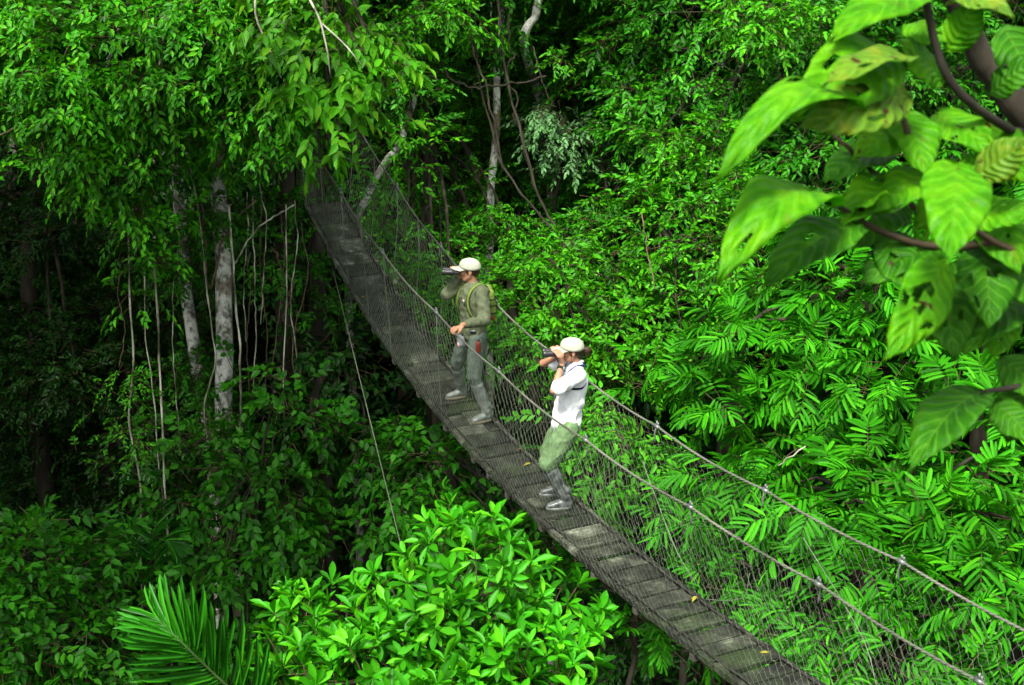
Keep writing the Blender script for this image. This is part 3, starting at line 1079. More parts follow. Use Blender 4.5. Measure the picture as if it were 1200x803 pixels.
shirt = [((0, 0, .96), .166, (0, 0, 1.14), .158, ((1, 0, 0), .84)), ((0, 0, 1.12), .160, (0, 0, 1.33), .180, ((1, 0, 0), .78)),
         ((-.005, -.155, 1.405), .070, (-.005, .155, 1.405), .070), ((0, 0, 1.38), .105, (0, 0, 1.455), .068),
         (shL, .078, elL, .066), (elL, .064, tuple(V3(*elL) * .22 + V3(*wrL) * .78), .044), (shR, .078, elR, .066), (elR, .064, tuple(V3(*elR) * .2 + V3(*wrR) * .8), .044),
         ((.01, 0, .93), .138, (0, 0, 1.02), .146, ((1, 0, 0), .78))]
so_ = put('shirt', fuse(shirt, .0085, 3, .007, 10, 2), M['olive_shirt'], man)
me = fuse([((.025, -.045, 1.475), .022, (.045, -.01, 1.455), .016), ((.025, .045, 1.475), .022, (.045, .01, 1.455), .016), ((.02, -.05, 1.475), .024, (-.055, 0, 1.49), .022), ((.02, .05, 1.475), .024, (-.055, 0, 1.49), .022)], .006, 2)
put('collar', me, M['olive_shirt'], so_)
for q, r_ in (((.115, .075, 1.30), (.012, .045, .05)), ((.115, -.075, 1.30), (.012, .045, .05))):
    put('pocket', fuse([('e', q, r_)], .006, 1), M['olive_shirt'], so_)
tro = [((0, 0, .90), .140, (0, 0, .99), .138, ((1, 0, 0), .80)), (hipL, .104, kneeL, .078), (hipR, .104, kneeR, .078),
       (kneeL, .078, tuple(V3(*kneeL) * .84 + ankL * .16), .062), (kneeR, .078, tuple(V3(*kneeR) * .84 + ankR * .16), .062)]
put('trousers', fuse(tro, .0085, 3, .006, 9, 5), M['olive_trousers'], man)
boot(man, ankL, R(4), V3(*kneeL) * .76 + ankL * .24)
boot(man, ankR, R(-6), V3(*kneeR) * .76 + ankR * .24)
g = Geo()
g.add(*ribbon(np.array([(.150, .075, 1.335), (.152, .075, 1.30)]), .05, .004, (0, 1, 0)))
g.build('badge', M['cap'], so_, origin=(0, 0, 0))
g = Geo()
aa = np.linspace(0, 2 * math.pi, 33)
g.add(*ribbon(np.stack([.008 + .122 * np.cos(aa), .156 * np.sin(aa), np.full(33, .985)], 1), .038, .006, (0, 0, 1)))
put_b = g.build('belt', M['black'], man, origin=(0, 0, 0))
cm, bmesh_brim = cap_mesh(Hm)
cp = put('cap', cm, M['cap'], man)
put('brim', bmesh_brim, M['cap'], cp)
f = Hm[0]
put('hair', fuse([('e', f((-.030, 0, .012)), (.088, .082, .072), Hm[1]), (f((-.07, -.03, -.035)), .030, f((-.07, .03, -.035)), .030), (f((.03, .074, .03)), .012, f((.018, .078, -.005)), .010), (f((.03, -.074, .03)), .012, f((.018, -.078, -.005)), .010)], .006, 2, .002, 60), M['hair'], man)
for s in (-1, 1):
    put('eye', fuse([('e', f((.078, s * .031, .010)), (.012, .013, .010), Hm[1])], .004, 1), M['eye'], man)
binoculars('black binoculars held up by the man in the olive shirt', MW, Bm[0], 'black', 1.22)

# what he carries
Wp = lambda p: np.array(MW @ Vector(p))
pk = empty('backpack', Wp((-.19, .0, 1.08)))
tag(pk, 'small olive green backpack on the back of the man', 'backpack')
mat3 = MW
def world_mesh(name, me, mat, parent):
    me.transform(Matrix.Translation(-Vector(parent.location)) @ mat3)
    return put(name, me, mat, parent)
bag = world_mesh('bag', fuse([((-.175, -.070, 1.15), .056, (-.165, -.070, 1.36), .048), ((-.175, .070, 1.15), .056, (-.165, .070, 1.36), .048), ((-.18, 0, 1.15), .064, (-.17, 0, 1.39), .056)], .008, 3, .003, 14, 3), M['pack_green'], pk)
world_mesh('pocket', fuse([((-.225, -.055, 1.15), .032, (-.225, .055, 1.15), .032), ((-.222, -.055, 1.23), .027, (-.222, .055, 1.23), .027)], .008, 3), M['pack_green'], pk)
world_mesh('bottom_trim', fuse([((-.18, -.09, 1.10), .034, (-.18, .09, 1.10), .034)], .008, 2), M['rust'], pk)
g = Geo()
for z in (1.16, 1.24, 1.31):
    P = np.array([Wp((-.10, .150, z)), Wp((-.19, .136, z)), Wp((-.24, .085, z)), Wp((-.258 + (z - 1.16) * .15, 0, z)), Wp((-.24, -.085, z)), Wp((-.19, -.136, z))])
    g.add(*ribbon(smoothpath(P, 16), .014, .005, (0, 0, 1)))
g.build('compression_strap', M['pack_dark'], pk)
for s, shy in ((1, .115), (-1, -.115)):
    g = Geo()
    P = smoothpath([Wp((-.14, s * .09, 1.40)), Wp((-.085, shy, 1.475)), Wp((.0, shy + s * .005, 1.492)), Wp((.088, shy, 1.42)), Wp((.125, shy + s * .008, 1.31)), Wp((.108, shy + s * .045, 1.19)), Wp((.02, s * .168, 1.11)), Wp((-.12, s * .13, 1.09))], 34)
    g.add(*ribbon(P, .048, .010, np.array(MW.to_3x3() @ Vector((0, 1, .0)))))
    g.build('shoulder_strap', M['pack_green'], pk)
bt = empty('water_bottle', Wp((.03, .185, .78)))
tag(bt, 'red water bottle hanging at the hip of the man', 'bottle')
g = Geo()
up = lambda p: Wp((.03 + p[1] * .75, .178 + p[2] * .75, .84 + p[0] * .8))
g.add(*lathe([(-.085, .02), (-.085, .034), (-.075, .037), (.035, .037), (.055, .030), (.065, .018)], up))
g.build('body', M['red'], bt)
g = Geo(); g.add(*lathe([(.063, .019), (.065, .021), (.085, .021), (.088, .012)], up)); g.build('lid', M['black'], bt)
g = Geo(); g.add(*ribbon(smoothpath([up((.07, 0, 0)), up((.12, -.01, -.02)), Wp((.02, .150, .985))], 8), .018, .004, np.array(MW.to_3x3() @ Vector((1, 0, 0))))); g.build('loop', M['black'], bt)
pc_ = empty('belt_pouch', Wp((.17, .03, .86)))
tag(pc_, 'small grey pouch with a pinkish tag hanging at the belt front of the man', 'pouch')
world_mesh('bag', fuse([((.155, .0, .90), .030, (.16, .02, .84), .034), ((.155, .05, .90), .030, (.16, .05, .84), .034)], .006, 2, .002, 20), M['grey'], pc_)
world_mesh('tag', fuse([((.192, .03, .85), .014, (.192, .045, .83), .014)], .005, 1), surf('pink_tag', [(.3, (.45, .2, .18)), (.7, (.55, .3, .27))], bump=0), pc_)
g = Geo(); g.add(*ribbon(smoothpath([Wp((.15, .03, .92)), Wp((.136, .03, .955)), Wp((.130, .03, .99))], 6), .02, .004, np.array(MW.to_3x3() @ Vector((0, 1, 0))))); g.build('loop', M['black'], pc_)

# ------------------------------------------------------------------ the woman
base = br(.92, .015)
yawW = math.atan2(-.12, -.99)
MW, MI = local_of(base, yawW)
mat3 = MW
ankL = np.array(MI @ Vector(br(1.075, .05))) + [0, 0, .086]
ankR = np.array(MI @ Vector(br(.80, .125))) + [0, 0, .086]
hipL, hipR = (-.115, .080, .785), (-.11, -.085, .795)
kneeL, kneeR = (.075, .125, .465), (.03, -.125, .475)
shL, shR = (-.205, .155, 1.345), (-.185, -.160, 1.355)
elL, elR = (.045, .235, 1.225), (.075, -.255, 1.335)
Hm = frame((-.155, -.005, 1.525), R(-2), R(3))
KW = .94
Bm = frame(Hm[0]((.185, 0, .002)), R(-2), R(1))
hL = Bm[0]((-.042, .062, .008))
hR = Bm[0]((-.042, -.062, .008))
wrL = Bm[0]((-.085, .090, -.085))
wrR = Bm[0]((-.075, -.100, -.075))
body = head(Hm, .85, KW)
body += [((-.205, 0, 1.385), .048, Hm[0]((-.02, 0, -.055)), .044),
         ((-.13, 0, .82), .125, (-.145, 0, .98), .100, ((1, 0, 0), .75)), ((-.145, 0, .98), .100, (-.185, 0, 1.24), .122, ((1, 0, 0), .72)),
         ((-.195, -.125, 1.34), .050, (-.20, .125, 1.34), .050), ((-.195, 0, 1.31), .075, (-.205, 0, 1.40), .046),
         (hipL, .090, kneeL, .054), (kneeL, .052, tuple(ankL + [0, 0, .02]), .033), (hipR, .090, kneeR, .054), (kneeR, .052, tuple(ankR + [0, 0, .02]), .033),
         (tuple(ankL + [-.01, 0, -.040]), .026, tuple(ankL + [.10, 0, -.046]), .022), (tuple(ankR + [-.01, 0, -.040]), .026, tuple(ankR + [.10, 0, -.046]), .022),
         (shL, .044, elL, .036), (elL, .038, wrL, .024), (shR, .044, elR, .036), (elR, .038, wrR, .024)]
body += hand_round(V3(*hL) + rot(Bm, (0, 0, .022)), rot(Bm, (.30, -.80, .35)), rot(Bm, (1, .25, 0)), rot(Bm, (-.1, .55, .8)), .027, wrL, 1)
body += hand_round(V3(*hR) + rot(Bm, (0, 0, .022)), rot(Bm, (.30, .80, .35)), rot(Bm, (1, -.25, 0)), rot(Bm, (-.1, -.55, .8)), .027, wrR, 1)
wom = put('person', fuse(body, .0060, 2), M['skin_woman'])
wom.matrix_world = MW
tag(wom, 'woman in white shirt and green trousers, knees bent, looking through binoculars with both hands', 'person')
shirt = [((-.115, 0, .82), .166, (-.13, 0, .98), .146, ((1, 0, 0), .88)), ((-.13, 0, .98), .146, (-.175, 0, 1.22), .158, ((1, 0, 0), .86)), ((-.115, -.05, 1.19), .066, (-.115, .05, 1.19), .066),
         ((-.195, -.13, 1.335), .062, (-.20, .13, 1.335), .062), ((-.19, 0, 1.31), .090, (-.205, 0, 1.39), .058),
         (shL, .074, tuple(V3(*shL) * .18 + V3(*elL) * .82), .072), (shR, .072, tuple(V3(*shR) * .42 + V3(*elR) * .58), .066), ((-.20, .05, 1.05), .085, (-.205, .0, 1.22), .085)]
so_ = put('shirt', fuse(shirt, .0085, 3, .008, 9, 7), M['white_shirt'], wom)
put('collar', fuse([((-.17, -.04, 1.40), .020, (-.14, -.008, 1.375), .015), ((-.17, .04, 1.40), .020, (-.14, .008, 1.375), .015), ((-.18, -.045, 1.405), .022, (-.255, 0, 1.42), .020), ((-.18, .045, 1.405), .022, (-.255, 0, 1.42), .020)], .006, 2), M['white_shirt'], so_)
tro = [((-.125, 0, .77), .135, (-.13, 0, .86), .128, ((1, 0, 0), .88)), (hipL, .116, kneeL, .090), (hipR, .116, kneeR, .088),
       (kneeL, .082, tuple(V3(*kneeL) * .84 + ankL * .16), .060), (kneeR, .080, tuple(V3(*kneeR) * .84 + ankR * .16), .060)]
put('trousers', fuse(tro, .0085, 3, .007, 9, 1), M['green_trousers'], wom)
boot(wom, ankL, R(2), V3(*kneeL) * .76 + ankL * .24, 'rubber_dark')
boot(wom, ankR, R(0), V3(*kneeR) * .80 + ankR * .20, 'rubber_dark')
cm, bb = cap_mesh(Hm, KW * 1.05)
cp = put('cap', cm, M['cap'], wom)
put('brim', bb, M['cap'], cp)
f = Hm[0]
put('hair', fuse([('e', f((-.030, 0, .012)), (.086, .078, .070), Hm[1]), (f((-.07, -.025, -.03)), .030, f((-.07, .025, -.03)), .030), (f((-.10, 0, .010)), .022, f((-.155, 0, .000)), .034), (f((-.155, 0, .0)), .034, f((-.165, 0, -.06)), .014),
                  (f((.025, .070, .03)), .012, f((.012, .074, -.02)), .009), (f((.025, -.070, .03)), .012, f((.012, -.074, -.02)), .009)], .006, 2, .003, 50), M['hair'], wom)
for s in (-1, 1):
    put('eye', fuse([('e', f((.074, s * .029, .010)), (.012, .012, .010), Hm[1])], .004, 1), M['eye'], wom)
g = Geo()
ea, wa = V3(*elL), V3(*wrL)
ax_ = nrm(wa - ea); mid = ea * .16 + wa * .84
x_ = nrm(np.cross(ax_, [0, 0, 1.0])); y_ = np.cross(ax_, x_)
ring = [mid + .033 * (math.cos(a) * x_ + math.sin(a) * y_) for a in np.linspace(0, 2 * math.pi, 25)]
g.add(*ribbon(ring, .024, .005, ax_))
wt = g.build('watch', M['pack_dark'], wom, origin=(0, 0, 0))
g = Geo()
g.add(*tube(np.array([mid + x_ * .026, mid + x_ * .042]), .019, 14))
g.build('dial', M['grey'], wt, origin=(0, 0, 0))
g = Geo()
P = smoothpath([(-.255, .04, 1.415), (-.275, .075, 1.39), (-.262, .115, 1.405), (-.205, .118, 1.412), (-.135, .10, 1.365), (-.105, .085, 1.30), (-.115, .135, 1.22), (-.17, .168, 1.215), (-.24, .140, 1.215), (-.282, .05, 1.23)], 46)
cen = V3(-.19, .03, 1.28)
g.add(*ribbon(P + nrm(P - cen) * .010, .022, .006, np.cross(np.gradient(P, axis=0), P - cen)))
P = P * [1, -1, 1]
cen = V3(-.19, -.03, 1.28)
g.add(*ribbon(P + nrm(P - cen) * .010, .022, .006, np.cross(np.gradient(P, axis=0), P - cen)))
g.build('harness_strap', M['navy'], wom, origin=(0, 0, 0))
b2 = binoculars('black and grey binoculars held to the eyes of the woman in white', MW, Bm[0], 'black', 1.15)
g = Geo()
for s in (-1, 1):
    P = smoothpath([np.array(MW @ Vector(Bm[0]((-.02, s * .060, -.005)))), np.array(MW @ Vector((-.02, s * .10, 1.44))), np.array(MW @ Vector((-.085, s * .09, 1.355)))], 10)
    g.add(*ribbon(P, .016, .004, (0, 1, 0)))
g.build('strap', M['navy'], b2)

# ------------------------------------------------------------------ big-leaved branch in the right foreground
def bigleafmat(name, col, young, trans, spots=.5, yellow=.3):
    m, nt, out = newmat(name)
    L = nt.links.new
    uv = N(nt, 'ShaderNodeUVMap')
    uv.uv_map = 'uv'
    sx = N(nt, 'ShaderNodeSeparateXYZ')
    L(uv.outputs[0], sx.inputs[0])
    ab = N(nt, 'ShaderNodeMath', operation='ABSOLUTE'); L(sx.outputs[0], ab.inputs[0])
    # side veins: sin((v - .35*|u|) * 2pi * 11)
    m1 = N(nt, 'ShaderNodeMath', operation='MULTIPLY_ADD'); L(ab.outputs[0], m1.inputs[0]); m1.inputs[1].default_value = -.22; L(sx.outputs[1], m1.inputs[2])
    m2 = N(nt, 'ShaderNodeMath', operation='MULTIPLY'); L(m1.outputs[0], m2.inputs[0]); m2.inputs[1].default_value = 2 * math.pi * 8
    m3 = N(nt, 'ShaderNodeMath', operation='SINE'); L(m2.outputs[0], m3.inputs[0])
    vein = ramp(nt, m3.outputs[0], [(.80, (0, 0, 0)), (1, (1, 1, 1))])
    mid = ramp(nt, ab.outputs[0], [(.02, (1, 1, 1)), (.06, (0, 0, 0))])
    vm = N(nt, 'ShaderNodeMix', data_type='RGBA', blend_type='LIGHTEN'); vm.inputs[0].default_value = 1
    L(vein, vm.inputs[6]); L(mid, vm.inputs[7])
    tc = N(nt, 'ShaderNodeTexCoord')
    n1 = N(nt, 'ShaderNodeTexNoise', Scale=9.0, Detail=6.0, Roughness=.65); L(tc.outputs['Object'], n1.inputs['Vector'])
    c0 = ramp(nt, n1.outputs[0], [(.32, tuple(x * .6 for x in col)), (.46, col), (.68, young)])
    band = ramp(nt, m3.outputs[0], [(0, (.62, .66, .6)), (.45, (.92, .94, .9)), (1, (1.1, 1.08, 1.1))])     # shade of the hollows between side veins, put into the colour
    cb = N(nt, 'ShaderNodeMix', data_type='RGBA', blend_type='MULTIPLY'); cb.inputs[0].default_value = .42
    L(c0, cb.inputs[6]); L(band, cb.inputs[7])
    vo = N(nt, 'ShaderNodeTexVoronoi', Scale=34.0); vo.feature = 'DISTANCE_TO_EDGE'; L(uv.outputs[0], vo.inputs['Vector'])
    fine = ramp(nt, vo.outputs['Distance'], [(.02, (1.25, 1.2, 1.1)), (.09, (.96, .96, .96))])
    cf = N(nt, 'ShaderNodeMix', data_type='RGBA', blend_type='MULTIPLY'); cf.inputs[0].default_value = .8
    L(cb.outputs[2], cf.inputs[6]); L(fine, cf.inputs[7])
    c = cf.outputs[2]
    c2 = N(nt, 'ShaderNodeMix', data_type='RGBA')
    vf = N(nt, 'ShaderNodeMath', operation='MULTIPLY'); L(vm.outputs[2], vf.inputs[0]); vf.inputs[1].default_value = .28
    L(vf.outputs[0], c2.inputs[0]); L(c, c2.inputs[6]); c2.inputs[7].default_value = (.16, .38, .03, 1)
    n2 = N(nt, 'ShaderNodeTexNoise', Scale=15.0, Detail=4.0, Roughness=.65); L(tc.outputs['Object'], n2.inputs['Vector'])
    yl = ramp(nt, n2.outputs[0], [(.66 - yellow * .2, (0, 0, 0)), (.74 - yellow * .1, (1, 1, 1))])
    ym = N(nt, 'ShaderNodeMath', operation='MULTIPLY'); L(yl, ym.inputs[0]); ym.inputs[1].default_value = min(1, yellow * 1.3)
    c3 = N(nt, 'ShaderNodeMix', data_type='RGBA'); L(ym.outputs[0], c3.inputs[0]); L(c2.outputs[2], c3.inputs[6]); c3.inputs[7].default_value = (.22, .27, .015, 1)
    n3 = N(nt, 'ShaderNodeTexNoise', Scale=22.0, Detail=2.0); L(tc.outputs['Object'], n3.inputs['Vector'])
    br_ = ramp(nt, n3.outputs[0], [(.74 - spots * .06, (0, 0, 0)), (.77 - spots * .06, (1, 1, 1))])
    c4 = N(nt, 'ShaderNodeMix', data_type='RGBA'); L(br_, c4.inputs[0]); L(c3.outputs[2], c4.inputs[6]); c4.inputs[7].default_value = (.06, .025, .008, 1)
    b = N(nt, 'ShaderNodeBsdfPrincipled', Roughness=.45)
    b.inputs['Specular IOR Level'].default_value = .14
    L(c4.outputs[2], b.inputs['Base Color'])
    bp = N(nt, 'ShaderNodeBump', Strength=.45, Distance=.005); L(m3.outputs[0], bp.inputs['Height']); L(bp.outputs[0], b.inputs['Normal'])
    t = N(nt, 'ShaderNodeBsdfTranslucent')
    tm = N(nt, 'ShaderNodeMix', data_type='RGBA', blend_type='MULTIPLY'); tm.inputs[0].default_value = 1
    tm.inputs[7].default_value = (1.3, 1.2, .35, 1)
    L(c4.outputs[2], tm.inputs[6]); L(tm.outputs[2], t.inputs[0])
    mx = N(nt, 'ShaderNodeMixShader'); mx.inputs[0].default_value = trans
    L(b.outputs[0], mx.inputs[1]); L(t.outputs[0], mx.inputs[2]); L(mx.outputs[0], out.inputs[0])
    return m
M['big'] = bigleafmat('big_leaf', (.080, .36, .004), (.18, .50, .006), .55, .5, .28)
M['big_dark'] = bigleafmat('big_leaf_shaded', (.030, .17, .005), (.06, .25, .006), .45, .4, yellow=.12)  # same big leaf with shade mixed into its greens
M['big_yellow'] = bigleafmat('big_leaf_yellowing', (.10, .24, .012), (.17, .32, .02), .4, 1.0, .65)


def bigleaf(parent, base, tip, width, face, mat, sag=.25, fold=.25, holes=0, label=None, seed=0):
    """one large blade: midrib bends, halves fold, margin waves, holes eaten through"""
    base, tip, face = [np.array(v, float) for v in (base, tip, face)]
    L = np.linalg.norm(tip - base)
    d = (tip - base) / L
    face = nrm(face - d * (face @ d))
    x = np.cross(d, face)
    nu, nv = 13, 22
    rr = np.random.default_rng(seed + 100)
    V, UV = [], []
    for j in range(nv + 1):
        v = j / nv
        wv = (math.sin(math.pi * min(1, v ** .82)) ** .72) * (1 - .18 * v) * width / 2 * 1.08
        if v > .86: wv *= ((1 - v) / .14) ** .45 * .9 + .1 * (1 - v) / .14
        for i in range(nu):
            u = (i / (nu - 1)) * 2 - 1
            ed = 1 + (.05 * noise.noise((v * 9, seed * 3.1, u)) + .04 * noise.noise((v * 23, seed, u * 2))) * abs(u) ** 3
            p = base + d * L * (v + .02 * math.sin(u * 7 + seed)) + x * wv * u * ed
            z = sag * L * (math.sin(math.pi * v) * .55 - .1 * v) + fold * wv * abs(u) - .10 * wv * u * u * 2 * (.5 + v)
            z += .008 * math.sin(v * 13 + seed + 2 * u) * abs(u) + .0004 * math.sin((v - .22 * abs(u)) * 2 * math.pi * 9)
            V.append(p + face * z)
            UV.append((u, v))
    F = []
    hs_ = [(rr.uniform(-.75, .75), rr.uniform(.2, .85), rr.uniform(.05, .13)) for _ in range(holes)]
    for j in range(nv):
        for i in range(nu - 1):
            u = ((i + .5) / (nu - 1)) * 2 - 1
            v = (j + .5) / nv
            if any(((u - a) * .5) ** 2 + (v - b) ** 2 < r_ * r_ * .35 for a, b, r_ in hs_): continue
            a = j * nu + i
            F += [(a, a + 1, a + nu + 1), (a, a + nu + 1, a + nu)]
    g = Geo(); g.add(V, F)
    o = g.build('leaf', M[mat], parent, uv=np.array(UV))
    so2 = o.modifiers.new('thickness', 'SOLIDIFY'); so2.thickness = .0012
    if label: o['label'] = label
    return o

tbase = at(1290, 140, 4.6)
tbase = np.array([tbase[0] + 3.2, tbase[1] - 1.2, ground_z(*tbase[:2]) - .1])
branch = empty('broad_leaved_tree', tbase)
tag(branch, 'foreground tree at right whose huge veined leaves with holes and brown twigs hang into view', 'tree')
g = Geo()
cr = at(1265, 210, 4.5)
g.add(*tube(smoothpath([tbase, tbase * [1, 1, 0] + [0, .05, 8], tbase * [1, 1, 0] + [-.15, 0, 14.5], tbase * [1, 1, 0] + [-.7, .2, 17.6], cr], 20, .04, 3), np.linspace(.16, .075, 20), 12))
g.add(*tube(smoothpath([cr, at(1225, 165, 4.4), at(1180, 105, 4.35), at(1142, 52, 4.3), at(1110, -20, 4.2), at(1080, -140, 4.2)], 20, .012, 1), np.linspace(.062, .022, 20), 12))
g.build('trunk', M['bark_dark'], branch)
TW = [([at(1225, 165, 4.4), at(1180, 150, 3.9), at(1130, 115, 3.75), at(1100, 70, 3.7), at(1085, 0, 3.7), at(1080, -60, 3.7)], .016, .010, 'bark_dark'),
      ([at(1290, 330, 4.2), at(1200, 300, 3.7), at(1165, 283, 3.65), at(1130, 262, 3.6)], .016, .008, 'bark_brown'),
      ([at(1165, 283, 3.65), at(1110, 290, 3.75), at(1045, 278, 3.7), at(1000, 252, 3.65), at(972, 235, 3.6)], .012, .006, 'bark_brown'),
      ([at(1060, 230, 3.85), at(1030, 206, 3.8), at(1000, 180, 3.75), at(970, 152, 3.75)], .010, .005, 'bark_brown'),
      ([at(1110, 250, 3.9), at(1068, 175, 3.7), at(1058, 140, 3.65), at(1046, 98, 3.6)], .011, .007, 'bark_brown'),
      ([at(1290, 450, 4.3), at(1200, 452, 3.95), at(1164, 458, 3.9), at(1140, 462, 3.9)], .013, .007, 'bark_dark'),
      ([at(1265, 210, 4.5), at(1240, 330, 4.4), at(1290, 450, 4.3)], .045, .030, 'bark_dark'),
      ([at(1110, 290, 3.75), at(1085, 262, 3.85), at(1060, 230, 3.85)], .010, .008, 'bark_brown'),
      ([at(1110, 290, 3.75), at(1112, 270, 3.85), at(1110, 250, 3.9)], .010, .008, 'bark_brown')]
for pts, ra, rb, mt in TW:
    g = Geo()
    g.add(*tube(smoothpath(pts, 18, .006, ra * 100), np.linspace(ra, rb, 18), 8))
    g.build('twig', M[mt], branch)
TOC = -FW                                     # leaves are seen from above and in front
U3 = np.array([0, 0, 1.0]); X3 = np.array([1.0, 0, 0])
LV = [  # base, tip, width(m), face, material, sag, fold, holes
    (at(1085, -5, 3.7), at(974, 45, 3.45), .17, U3 + TOC * .8, 'big', .2, .3, 0, None),
    (at(1015, 150, 3.55), at(842, 200, 3.25), .17, U3 * .9 + TOC * .5 - X3 * .3, 'big', .55, .25, 1, None),
    (at(1046, 62, 3.62), at(930, 140, 3.4), .24, U3 * .5 + TOC + X3 * .1, 'big', .22, .25, 3, None),
    (at(1072, 68, 3.55), at(965, 98, 3.3), .13, U3 + TOC * .3, 'big_yellow', .15, .3, 3, 'yellowing leaf with brown spots'),
    (at(1065, 112, 3.55), at(935, 150, 3.35), .17, U3 * .3 + TOC, 'big_yellow', .1, .2, 3, 'yellowish leaf with brown blotches'),
    (at(1120, 192, 3.5), at(1112, 306, 3.25), .19, TOC + U3 * .45 - X3 * .1, 'big', .12, .30, 0, 'bright leaf hanging point down with a pale midrib'),
    (at(974, 240, 3.6), at(842, 322, 3.3), .22, U3 * .8 + TOC * .7 - X3 * .35, 'big', .48, .25, 3, None),
    (at(1010, 262, 3.66), at(898, 330, 3.5), .19, U3 + TOC * .4, 'big_dark', .2, .3, 1, None),
    (at(1110, 5, 3.8), at(1188, 18, 3.6), .13, U3 + TOC * .4, 'big_yellow', .2, .2, 2, 'yellow brown leaf at the top edge'),
    (at(1145, 205, 3.6), at(1210, 165, 3.5), .17, TOC + U3 * .3, 'big_yellow', .15, .2, 1, 'yellowing leaf cut by the right edge'),
    (at(1107, 303, 3.7), at(1040, 420, 3.5), .17, TOC + U3 * .3 + X3 * .3, 'big', .12, .2, 7, 'tattered leaf full of holes'),
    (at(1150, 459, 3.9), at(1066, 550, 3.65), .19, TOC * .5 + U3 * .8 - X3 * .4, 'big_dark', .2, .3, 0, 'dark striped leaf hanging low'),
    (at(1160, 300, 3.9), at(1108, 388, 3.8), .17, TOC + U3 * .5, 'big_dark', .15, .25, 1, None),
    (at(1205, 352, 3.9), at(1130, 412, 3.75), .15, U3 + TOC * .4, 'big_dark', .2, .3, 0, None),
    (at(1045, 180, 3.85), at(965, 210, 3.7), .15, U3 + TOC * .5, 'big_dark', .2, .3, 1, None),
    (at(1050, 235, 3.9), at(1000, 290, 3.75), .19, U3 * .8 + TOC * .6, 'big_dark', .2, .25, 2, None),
    (at(1100, 130, 3.9), at(1165, 180, 3.75), .19, U3 * .8 + TOC * .7, 'big', .2, .25, 3, None),
    (at(1060, 130, 3.75), at(1085, 205, 3.6), .15, TOC + U3 * .6, 'big', .15, .25, 0, None),
    (at(1130, 255, 3.7), at(1215, 245, 3.6), .17, U3 * .7 + TOC * .8, 'big', .2, .25, 2, None),
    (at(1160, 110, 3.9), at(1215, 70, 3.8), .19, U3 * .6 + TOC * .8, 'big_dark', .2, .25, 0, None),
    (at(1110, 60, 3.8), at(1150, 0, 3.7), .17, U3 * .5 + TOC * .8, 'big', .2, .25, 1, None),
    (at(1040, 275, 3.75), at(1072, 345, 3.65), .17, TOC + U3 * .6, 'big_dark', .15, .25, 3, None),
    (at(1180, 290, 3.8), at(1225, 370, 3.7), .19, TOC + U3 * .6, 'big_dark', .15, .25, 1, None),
    (at(1200, 455, 4.0), at(1180, 520, 3.9), .15, TOC + U3 * .4, 'big_dark', .15, .25, 0, None),
    (at(1172, 420, 4.0), at(1240, 470, 3.9), .19, TOC + U3 * .5, 'big_dark', .15, .25, 0, None),
    (at(1000, 250, 3.68), at(1040, 225, 3.55), .12, U3 + TOC * .6, 'big', .2, .25, 1, None),
    (at(1095, 200, 3.75), at(1030, 250, 3.65), .16, U3 + TOC * .5, 'big', .2, .25, 2, None),
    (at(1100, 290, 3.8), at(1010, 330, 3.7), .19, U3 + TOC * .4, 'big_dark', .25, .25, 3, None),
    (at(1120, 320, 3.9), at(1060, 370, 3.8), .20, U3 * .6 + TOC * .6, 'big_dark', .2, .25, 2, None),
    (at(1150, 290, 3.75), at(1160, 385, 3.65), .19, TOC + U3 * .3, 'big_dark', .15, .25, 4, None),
    (at(1180, 360, 3.85), at(1165, 420, 3.8), .20, TOC + U3 * .6, 'big', .2, .25, 2, None),
    (at(1130, 180, 3.85), at(1180, 215, 3.75), .20, U3 * .7 + TOC * .7, 'big', .2, .25, 3, None),
    (at(1060, 30, 3.85), at(1110, 50, 3.75), .16, U3 * .7 + TOC * .7, 'big', .2, .25, 1, None),
    (at(1175, 30, 3.9), at(1215, 110, 3.85), .20, TOC + U3 * .5, 'big_dark', .2, .25, 1, None),
    (at(1165, 470, 3.95), at(1215, 520, 3.85), .20, TOC + U3 * .5, 'big_dark', .2, .25, 0, None),
    (at(1075, 150, 3.8), at(1000, 185, 3.65), .18, U3 * .8 + TOC * .6, 'big', .2, .25, 1, None),
    (at(1105, 95, 3.85), at(1050, 45, 3.75), .18, U3 * .6 + TOC * .8, 'big', .15, .25, 2, None),
    (at(1060, 215, 3.8), at(985, 262, 3.62), .17, U3 * .8 + TOC * .6, 'big', .25, .25, 1, None),
    (at(1125, 225, 3.9), at(1080, 300, 3.8), .19, TOC + U3 * .6, 'big', .15, .25, 2, None),
    (at(1150, 230, 3.75), at(1195, 320, 3.65), .19, TOC + U3 * .5, 'big', .15, .25, 1, None),
    (at(1095, 315, 3.85), at(1120, 420, 3.75), .19, TOC + U3 * .4, 'big_dark', .15, .25, 2, None),
    (at(1140, 330, 3.95), at(1085, 400, 3.9), .20, U3 * .6 + TOC * .7, 'big_dark', .2, .25, 1, None),
    (at(1150, 140, 3.95), at(1205, 215, 3.9), .20, TOC + U3 * .6, 'big', .15, .25, 2, None)]
for i, (b_, t_, wd, fc, mt, sg, fo, ho, lab) in enumerate(LV):
    if np.linalg.norm(np.array(t_) - np.array(b_)) < .24: sg, fo = sg * .4, fo * .5      # short blades stay flat
    wd = min(wd, .66 * np.linalg.norm(np.array(t_) - np.array(b_)) / .9)
    bigleaf(branch, b_, t_, wd * .90, fc, mt, sg, fo, ho, lab, i)
